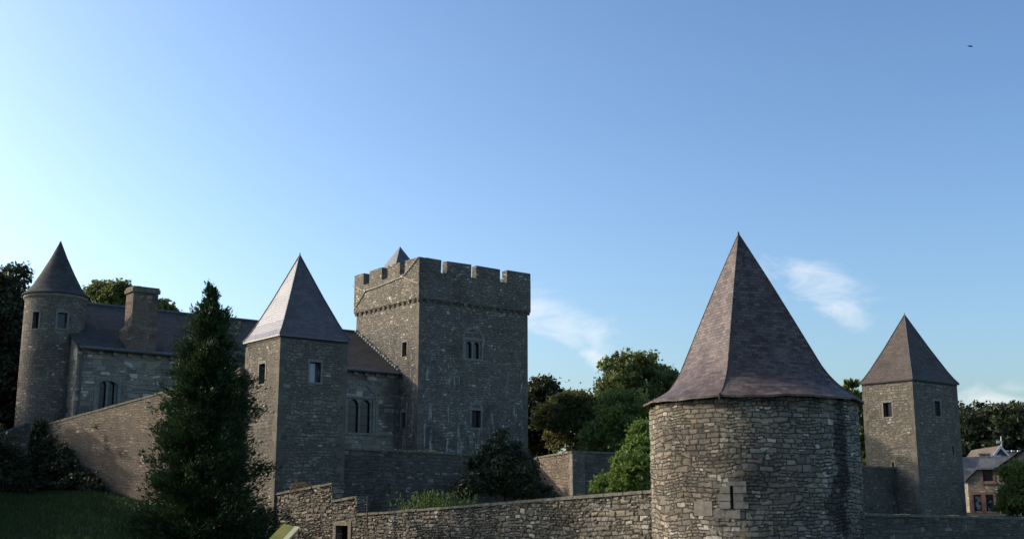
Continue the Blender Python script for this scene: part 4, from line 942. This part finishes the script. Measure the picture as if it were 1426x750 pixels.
sd = MB(); pp = at(512, 690, 46.6); zt_ = pp.z; sd.tube([Vector((pp.x, pp.y, -.9)), Vector((pp.x, pp.y, zt_))], .03, 8); sd.tube([Vector((pp.x, pp.y, zt_)), Vector((pp.x, pp.y, zt_ + .03))], .045, 8)
tag(sd.build('post', MAT['red_stone'], uv='none'), 'thin rusty post standing behind the lowest step of the low wall', 'post')
# trees behind the court
b = at(885, 640, 92); tree('broadleaf_tree', 'tall round-crowned tree rising highest between keep and round tower', 'tree', (b.x, b.y, -1),
   [lob(885, 535, 92, 2.6, 2.1), lob(862, 525, 91, 1.7, 1.7), lob(912, 530, 93, 2.0, 1.5), lob(885, 515, 92, 2.0, 1.4), lob(930, 532, 93, 1.0, 1.1), lob(850, 555, 91, 1.3, 1.5)], .17, MAT['leaf_oak'], nclump=300, per=38, cr=.5, trunk_r=.32, nb=30)
b = at(862, 640, 84); tree('leafy_tree', 'bright mid-green tree below the tall round-crowned tree', 'tree', (b.x, b.y, -1),
   [lob(868, 580, 84, 2.2, 2.0), lob(850, 610, 83, 1.8, 2.0), lob(890, 600, 84, 2.0, 2.0)], .15, MAT['leaf_green'], nclump=330, per=60, cr=.5)
b = at(800, 640, 88); tree('broadleaf_tree', 'olive-brown bushy tree left of the tallest tree', 'tree', (b.x, b.y, -1),
   [lob(800, 590, 88, 2.3, 2.3), lob(783, 575, 88, 1.3, 1.5), lob(815, 575, 89, 1.4, 1.4), lob(798, 562, 88, 1.4, 1.0), lob(828, 600, 87, 1.4, 2.2)], .15, MAT['leaf_olive'], nclump=420, per=60, cr=.45)
b = at(752, 640, 92); tree('broadleaf_tree', 'dark tree directly beside the right edge of the keep', 'tree', (b.x, b.y, -1),
   [lob(750, 575, 92, 1.9, 2.6), lob(758, 552, 92, 1.3, 1.5), lob(745, 610, 92, 1.8, 2.4)], .16, MAT['leaf_dark'], nclump=380, per=60, cr=.5)
# bright bushes behind the low wall
b = at(885, 680, 47); tree('leafy_shrub', 'bright green tall bush behind the low wall, left of the round tower', 'bush', (b.x, b.y, gz(b.x, b.y)),
   [lob(893, 625, 47, .62, .75), lob(882, 650, 46.5, .9, .7), lob(896, 665, 46, .8, .7), lob(862, 667, 46.5, .75, .5), lob(842, 676, 47, .45, .28), lob(890, 602, 47.5, .35, .4), lob(870, 640, 47, .3, .4), lob(905, 640, 47, .4, .8)], .075, MAT['leaf_bright'], nclump=300, per=30, cr=.24, trunk_r=.05, nb=20, aspect=.6)
# shrub in the shaded court
b = at(705, 690, 51); tree('dark_shrub', 'dark loose shrub in the court in front of the shaded terrace wall', 'bush', (b.x, b.y, gz(b.x, b.y)),
   [lob(700, 660, 51, 1.1, .95), lob(722, 672, 50.5, 1.0, .7), lob(670, 672, 50.5, .9, .6), lob(750, 685, 50, .7, .45), lob(700, 610, 51, .25, .6), lob(684, 625, 51, .3, .55),
    lob(716, 628, 51, .3, .6), lob(735, 645, 50.8, .35, .5), lob(660, 648, 50.8, .3, .5), lob(690, 640, 51, .5, .5), lob(648, 680, 50.6, .4, .35)], .08, MAT['leaf_dark'], nclump=460, per=25, cr=.24, trunk_r=.06, nb=70)
def weeds(name, label, cen, w, h, n, mat, size=.05, spread=(1, 1)):
    t = thing(name, cen, label, 'weeds'); P = []; Dd = []; st = MB()
    for i in range(n):
        x = cen.x + rng.normal() * w * spread[0]; y = cen.y + rng.normal() * w * spread[1]; hh = h * rng.uniform(.5, 1.15); lean = rng.normal(size=2) * .18 * hh
        st.tube([(x, y, cen.z - .1), (x + lean[0], y + lean[1], cen.z + hh)], .008, 3)
        k = 12; u = rng.uniform(.2, 1, size=(k, 1)); p = np.array([x, y, cen.z]) + np.array([lean[0], lean[1], hh]) * u + rng.normal(size=(k, 3)) * .07
        P.append(p); Dd.append(np.tile([0, 0, .8], (k, 1)))
    leaves('foliage', np.concatenate(P), size, mat, t, direc=np.concatenate(Dd), aspect=.3); st.build('stem', mat, t, uv='none')
p = at(612, 702, 46.5); weeds('weed_patch', 'pale feathery weeds growing behind the low wall', Vector((p.x, p.y, -.55)), .62, .95, 120, MAT['leaf_green'], .06, (1.2, .5))
p = at(575, 702, 47.5); weeds('weed_patch', 'small low weeds behind the low wall, nearer the stepped end', Vector((p.x, p.y, -.6)), .3, .55, 40, MAT['leaf_green'], .05)
p = at(412, 681, 51.0); pz = NW_A + NWD * (pr_u(412, 684)[0]) + NWN * .3
weeds('dry_grass_tuft', 'dry brown grass tufts on the high end of the low wall', Vector((pz.x, pz.y, pr_u(412, 683)[1])), .22, .3, 46, MAT['leaf_dry'], .05, (1.0, .6))
def tuft(label, P, w, n, mat, size=.05, name='moss_tuft', h=.10):
    c = np.array(P) + rng.normal(size=(n, 3)) * np.array([w, w * .5, h * .5]) ; c[:, 2] = np.maximum(c[:, 2], P[2] - .02)
    o = leaves(name, c, size, mat, None, direc=np.tile([0, 0, .6], (n, 1)), aspect=.4); tag(o, label, 'moss')
for px, lab in ((556, 'left small yellow-green tuft on the terrace wall top'), (582, 'middle small yellow-green tuft on the terrace wall top'), (604, 'right small yellow-green tuft on the terrace wall top')):
    uu, zz_ = on_plane(px, 628, TA, U); p = TA + U * uu + V * .05; tuft(lab, (p.x, p.y, solve_z(p.x, p.y, 628.5)), .16, 60, MAT['leaf_bright'])
uu, zz_ = on_plane(222, 549, CA, CD); p = CA + CD * uu; tuft('green weed tuft on the tall curtain wall top', (p.x, p.y, zz_ + .02), .14, 70, MAT['leaf_green'])
uu, zz_ = on_plane(133, 594, CA, CD); p = CA + CD * uu + Vector((CD.y, -CD.x, 0)) * .08; tuft('green fern growing out of the tall curtain wall face', (p.x, p.y, zz_), .13, 80, MAT['leaf_green'], h=.35)
uu, zz_ = on_plane(618, 382, KC, U); p = KC + U * uu - V * .12; tuft('dark weed tuft in the first notch of the keep battlements', (p.x, p.y, zz_ - .05), .18, 80, MAT['leaf_dark'], h=.2)
# climbers and scrub by the curtain wall
p = CA + CD * 2.4; n_ = Vector((CD.y, -CD.x, 0)); P0 = p + n_ * 1.0
q_ = lambda u, d, z: (CA.x + CD.x * u + n_.x * d, CA.y + CD.y * u + n_.y * d, z)
tree('ivy_shrub', 'dark shrub in deep shade at the foot of the tall wall', 'bush', (P0.x, P0.y, gz(P0.x, P0.y)),
     [(q_(.4, .5, 2.4), (.8, .5, 1.5)), (q_(1.5, .6, 1.7), (1.0, .6, 1.4)), (q_(2.9, .7, 1.9), (1.2, .6, 1.5)), (q_(4.4, .8, 1.3), (1.2, .6, 1.2)), (q_(5.9, .8, .8), (1.2, .6, .9)), (q_(7.2, .8, .4), (.9, .6, .6)), (q_(.6, .4, 3.9), (.35, .3, .7))], .09, MAT['leaf_dark'], nclump=560, per=45, cr=.3, trunk_r=.08)
b = at(10, 690, 60); tree('dark_shrub', 'dark bush mass in shade at the far left edge beside the round turret', 'bush', (b.x, b.y, gz(b.x, b.y)),
     [lob(4, 660, 60, 1.3, 1.4), lob(-20, 640, 60, 1.4, 1.8), lob(22, 680, 59.5, .8, .7)], .10, MAT['leaf_dark'], nclump=300, per=45, cr=.35, trunk_r=.08)
# trees on the left
b = at(-5, 690, 76); tree('dark_tree', 'tall dark tree at the left edge behind the round turret', 'tree', (b.x, b.y, 0),
   [lob(-8, 415, 76, 2.0, 1.9), lob(-20, 470, 76, 3.6, 3.2), lob(5, 440, 76, 1.9, 2.2), lob(0, 540, 75, 2.6, 3.5), lob(0, 610, 74, 2.4, 3.0), lob(14, 500, 76, 1.5, 2.6), lob(10, 580, 75, 1.6, 3)], .17, MAT['leaf_dark'], nclump=900, per=60, cr=.6, trunk_r=.4)
b = at(155, 560, 100); tree('broadleaf_tree', 'leafy treetop above the hall roof, between turret and chimney', 'tree', (b.x, b.y, 2),
   [lob(152, 425, 100, 2.5, 2.0), lob(168, 428, 100, 1.8, 1.6), lob(133, 432, 100, 1.3, 1.2), lob(150, 410, 100, 1.3, 1.0)], .17, MAT['leaf_oak'], nclump=260, per=55, cr=.5)
b = at(228, 560, 100); tree('broadleaf_tree', 'low treetop above the hall roof, right of the chimney', 'tree', (b.x, b.y, 2),
   [lob(225, 436, 100, 1.5, 1.2), lob(205, 432, 100, 1.3, 1.1), lob(240, 445, 100, .9, .8)], .17, MAT['leaf_oak'], nclump=150, per=50, cr=.45)
b = at(1192, 640, 95); conifer('dark_fir', 'dark narrow tree showing between the round tower and small square tower', (b.x, b.y, -2), at(1192, 526, 95).z,
   [(0, 2.6), (.5, 2.2), (.75, 1.6), (.9, 1.1), (1, .2)], .16, MAT['leaf_oak'], nbr=330, per=90)
b = at(1425, 700, 70)
tree('garden_tree', 'sunlit green tree in front of the stone house at the right edge', 'tree', (b.x, b.y, -3),
   [lob(1416, 678, 70, .9, 1.2), lob(1422, 656, 70, .85, .8), lob(1408, 698, 70, .85, .75), lob(1436, 680, 70, 1.3, 1.5)], .10, MAT['leaf_green'], nclump=330, per=60, cr=.3, trunk_r=.12)
# far wood on the rise at the right, one dark mass
def wood():
    lb = []
    for i in range(24):
        Y = 150 + random.uniform(-6, 10); x = 1325 + i * 7.5; top = 578 + 9 * math.sin(i * 1.1) - 4 * (i > 6) + random.uniform(-4, 4)
        for k in range(3): lb.append(lob(x + random.uniform(-5, 5), top + 22 + k * 26, Y, 2.8, 2.9))
    pts, cl = crown_points(lb, 1500, 42, .8)
    tag(leaves('woodland', pts, .3, MAT['leaf_dark']), 'dark far wood on the rise behind the houses', 'woodland', kind='stuff')
wood()
# trees standing left of the view whose shade falls on turret, grass and wall foot
def shade_tree(x, y, ztop, r, lab):
    z0 = gz(x, y); h = ztop - z0
    return tree('dark_tree', lab, 'tree', (x, y, z0), [((x, y, z0 + h * .68), (r, r, h * .32)), ((x - r * .4, y + r * .3, z0 + h * .45), (r * .9, r * .9, h * .3)), ((x + r * .3, y - r * .3, z0 + h * .4), (r * .8, r * .8, h * .3))],
         .26, MAT['leaf_dark'], nclump=420, per=46, cr=.8, trunk_r=.35, nb=8)
for (x, y, zt, r) in ((-40, 74, 14.5, 4), (-43, 70, 13.0, 4.2), (-36, 60, 8, 3.5), (-34, 54, 8, 3.8), (-33, 47, 8, 3.8), (-32, 41, 8, 3.5), (-30, 35, 7.5, 3.5), (-28, 29, 7, 3.5)):
    shade_tree(x, y, zt, r, 'dark leafy tree in the row left of the view')['group'] = 'row of trees left of the view'
# rough grass on the bank at the left
def grass():
    n = 60000; y = rng.uniform(26, 62, n); x = -.46 * y + rng.uniform(0, 1, n) ** 1.0 * 15.0
    z = np.array([ground_h(a, b_) for a, b_ in zip(x, y)])
    clump = (np.sin(x * 1.7 + y * .6) * np.sin(y * 1.3 - x * .5) + 1) / 2; s = .06 + .12 * clump
    c = np.stack([x, y, z + s * .8], axis=1)
    o = leaves('grass', c, .13, MAT['leaf_grass'], None, direc=np.tile([0, 0, 1.0], (n, 1)), aspect=.14)
    tag(o, 'rough dark green grass on the shaded bank', 'grass', kind='stuff')
grass()

# ------------------------------------------------------------------ information panel by the conifer
def panel():
    P = at(402, 745, 24.0); t = thing('information_panel', Vector((P.x - .25, P.y, gz(P.x, P.y))), 'tilted yellow-green board with a pale cream edge strip below the conifer', 'sign')
    tr = at(417.5, 733, 24.0); tl = at(394, 729, 24.05); rv = (tr - tl); down = Vector((-.24, -.85, -.42)); th = Vector((0, .03, -.012)) 
    def slab(a, b): return [tl + rv * a + down, tl + rv * b + down, tl + rv * b + down + th, tl + rv * a + down + th, tl + rv * a, tl + rv * b, tl + rv * b + th, tl + rv * a + th]
    m = MB(); m.hexa(slab(0, .70)); m.build('board', MAT['sign_yellow'], t)
    m = MB(); m.hexa(slab(.705, 1)); m.build('border_strip', MAT['sign_cream'], t)
    m = MB()
    for a in (.2, .8): q = tl + rv * a + down * .5 + Vector((0, .05, -.03)); m = MB(); m.tube([q, Vector((q.x, q.y, t.location.z - .2))], .03, 8); m.build('post', MAT['iron'], t)
panel()

# ------------------------------------------------------------------ birds
def bird(loc, span, yaw, roll, label, group=None):
    t = thing('bird', loc, label, 'bird', group); L = span
    m = MB(); c, s = math.cos(yaw), math.sin(yaw)
    rot = Matrix.Rotation(yaw, 3, 'Z') @ Matrix.Rotation(roll, 3, 'Y')
    P = lambda x, y, z: Vector(loc) + rot @ Vector((x, y, z)) * L
    prof = [(-.36, .012), (-.25, .035), (-.1, .06), (.05, .07), (.16, .055), (.2, .045), (.25, .05), (.3, .03), (.36, .006)]; n = 8; base = 0
    for (y, r) in prof:
        for k in range(n): w = 2 * math.pi * k / n; m.v.append(tuple(P(r * math.cos(w), y, r * .85 * math.sin(w))))
    for j in range(len(prof) - 1):
        for k in range(n): m.f.append((j * n + k, j * n + (k + 1) % n, (j + 1) * n + (k + 1) % n, (j + 1) * n + k))
    for pts in ([(-.03, -.24, 0), (-.08, -.42, 0), (.08, -.42, 0), (.03, -.24, 0)],): 
        a = [P(*q) for q in pts]; b2 = [P(q[0], q[1], .012) for q in pts]; m.hexa(a + b2)
    m.build('body', MAT['bird_dark'], t, uv='none')
    for sd in (-1, 1):
        m = MB(); cs = [(.04, .10, -.10, .02), (.22, .16, -.05, .12), (.38, .10, -.08, .10), (.52, -.04, -.12, .04)]
        for (x0, f0, b0_, z0), (x1, f1, b1_, z1) in zip(cs[:-1], cs[1:]):
            m.hexa([P(sd * x0, b0_, z0), P(sd * x1, b1_, z1), P(sd * x1, f1, z1), P(sd * x0, f0, z0), P(sd * x0, b0_, z0 + .012), P(sd * x1, b1_, z1 + .012), P(sd * x1, f1, z1 + .012), P(sd * x0, f0, z0 + .012)])
        m.build('wing', MAT['bird_dark'], t, uv='none')
    return t
bird(at(1351, 65, 60), .42, R(-80), R(25), 'lone dark bird high in the blue at the upper right')
g = 'small birds flying above the trees'
src = bird(at(780, 526, 100), .36, R(60), R(20), 'leftmost tiny bird above the trees beside the keep', g)
for (x, y, lab) in ((788, 531.6, 'lower bird of the close middle pair above the trees'), (792.5, 529.3, 'upper bird of the close middle pair above the trees'), (808.5, 532.8, 'rightmost tiny bird flying above the olive-brown tree')):
    c = src.copy(); COL.objects.link(c); c.location = at(x, y, 100); c['label'] = lab; c.rotation_euler = (0, 0, random.uniform(-1, 1))
    for ch in src.children:
        k = ch.copy(); COL.objects.link(k); k.parent = c
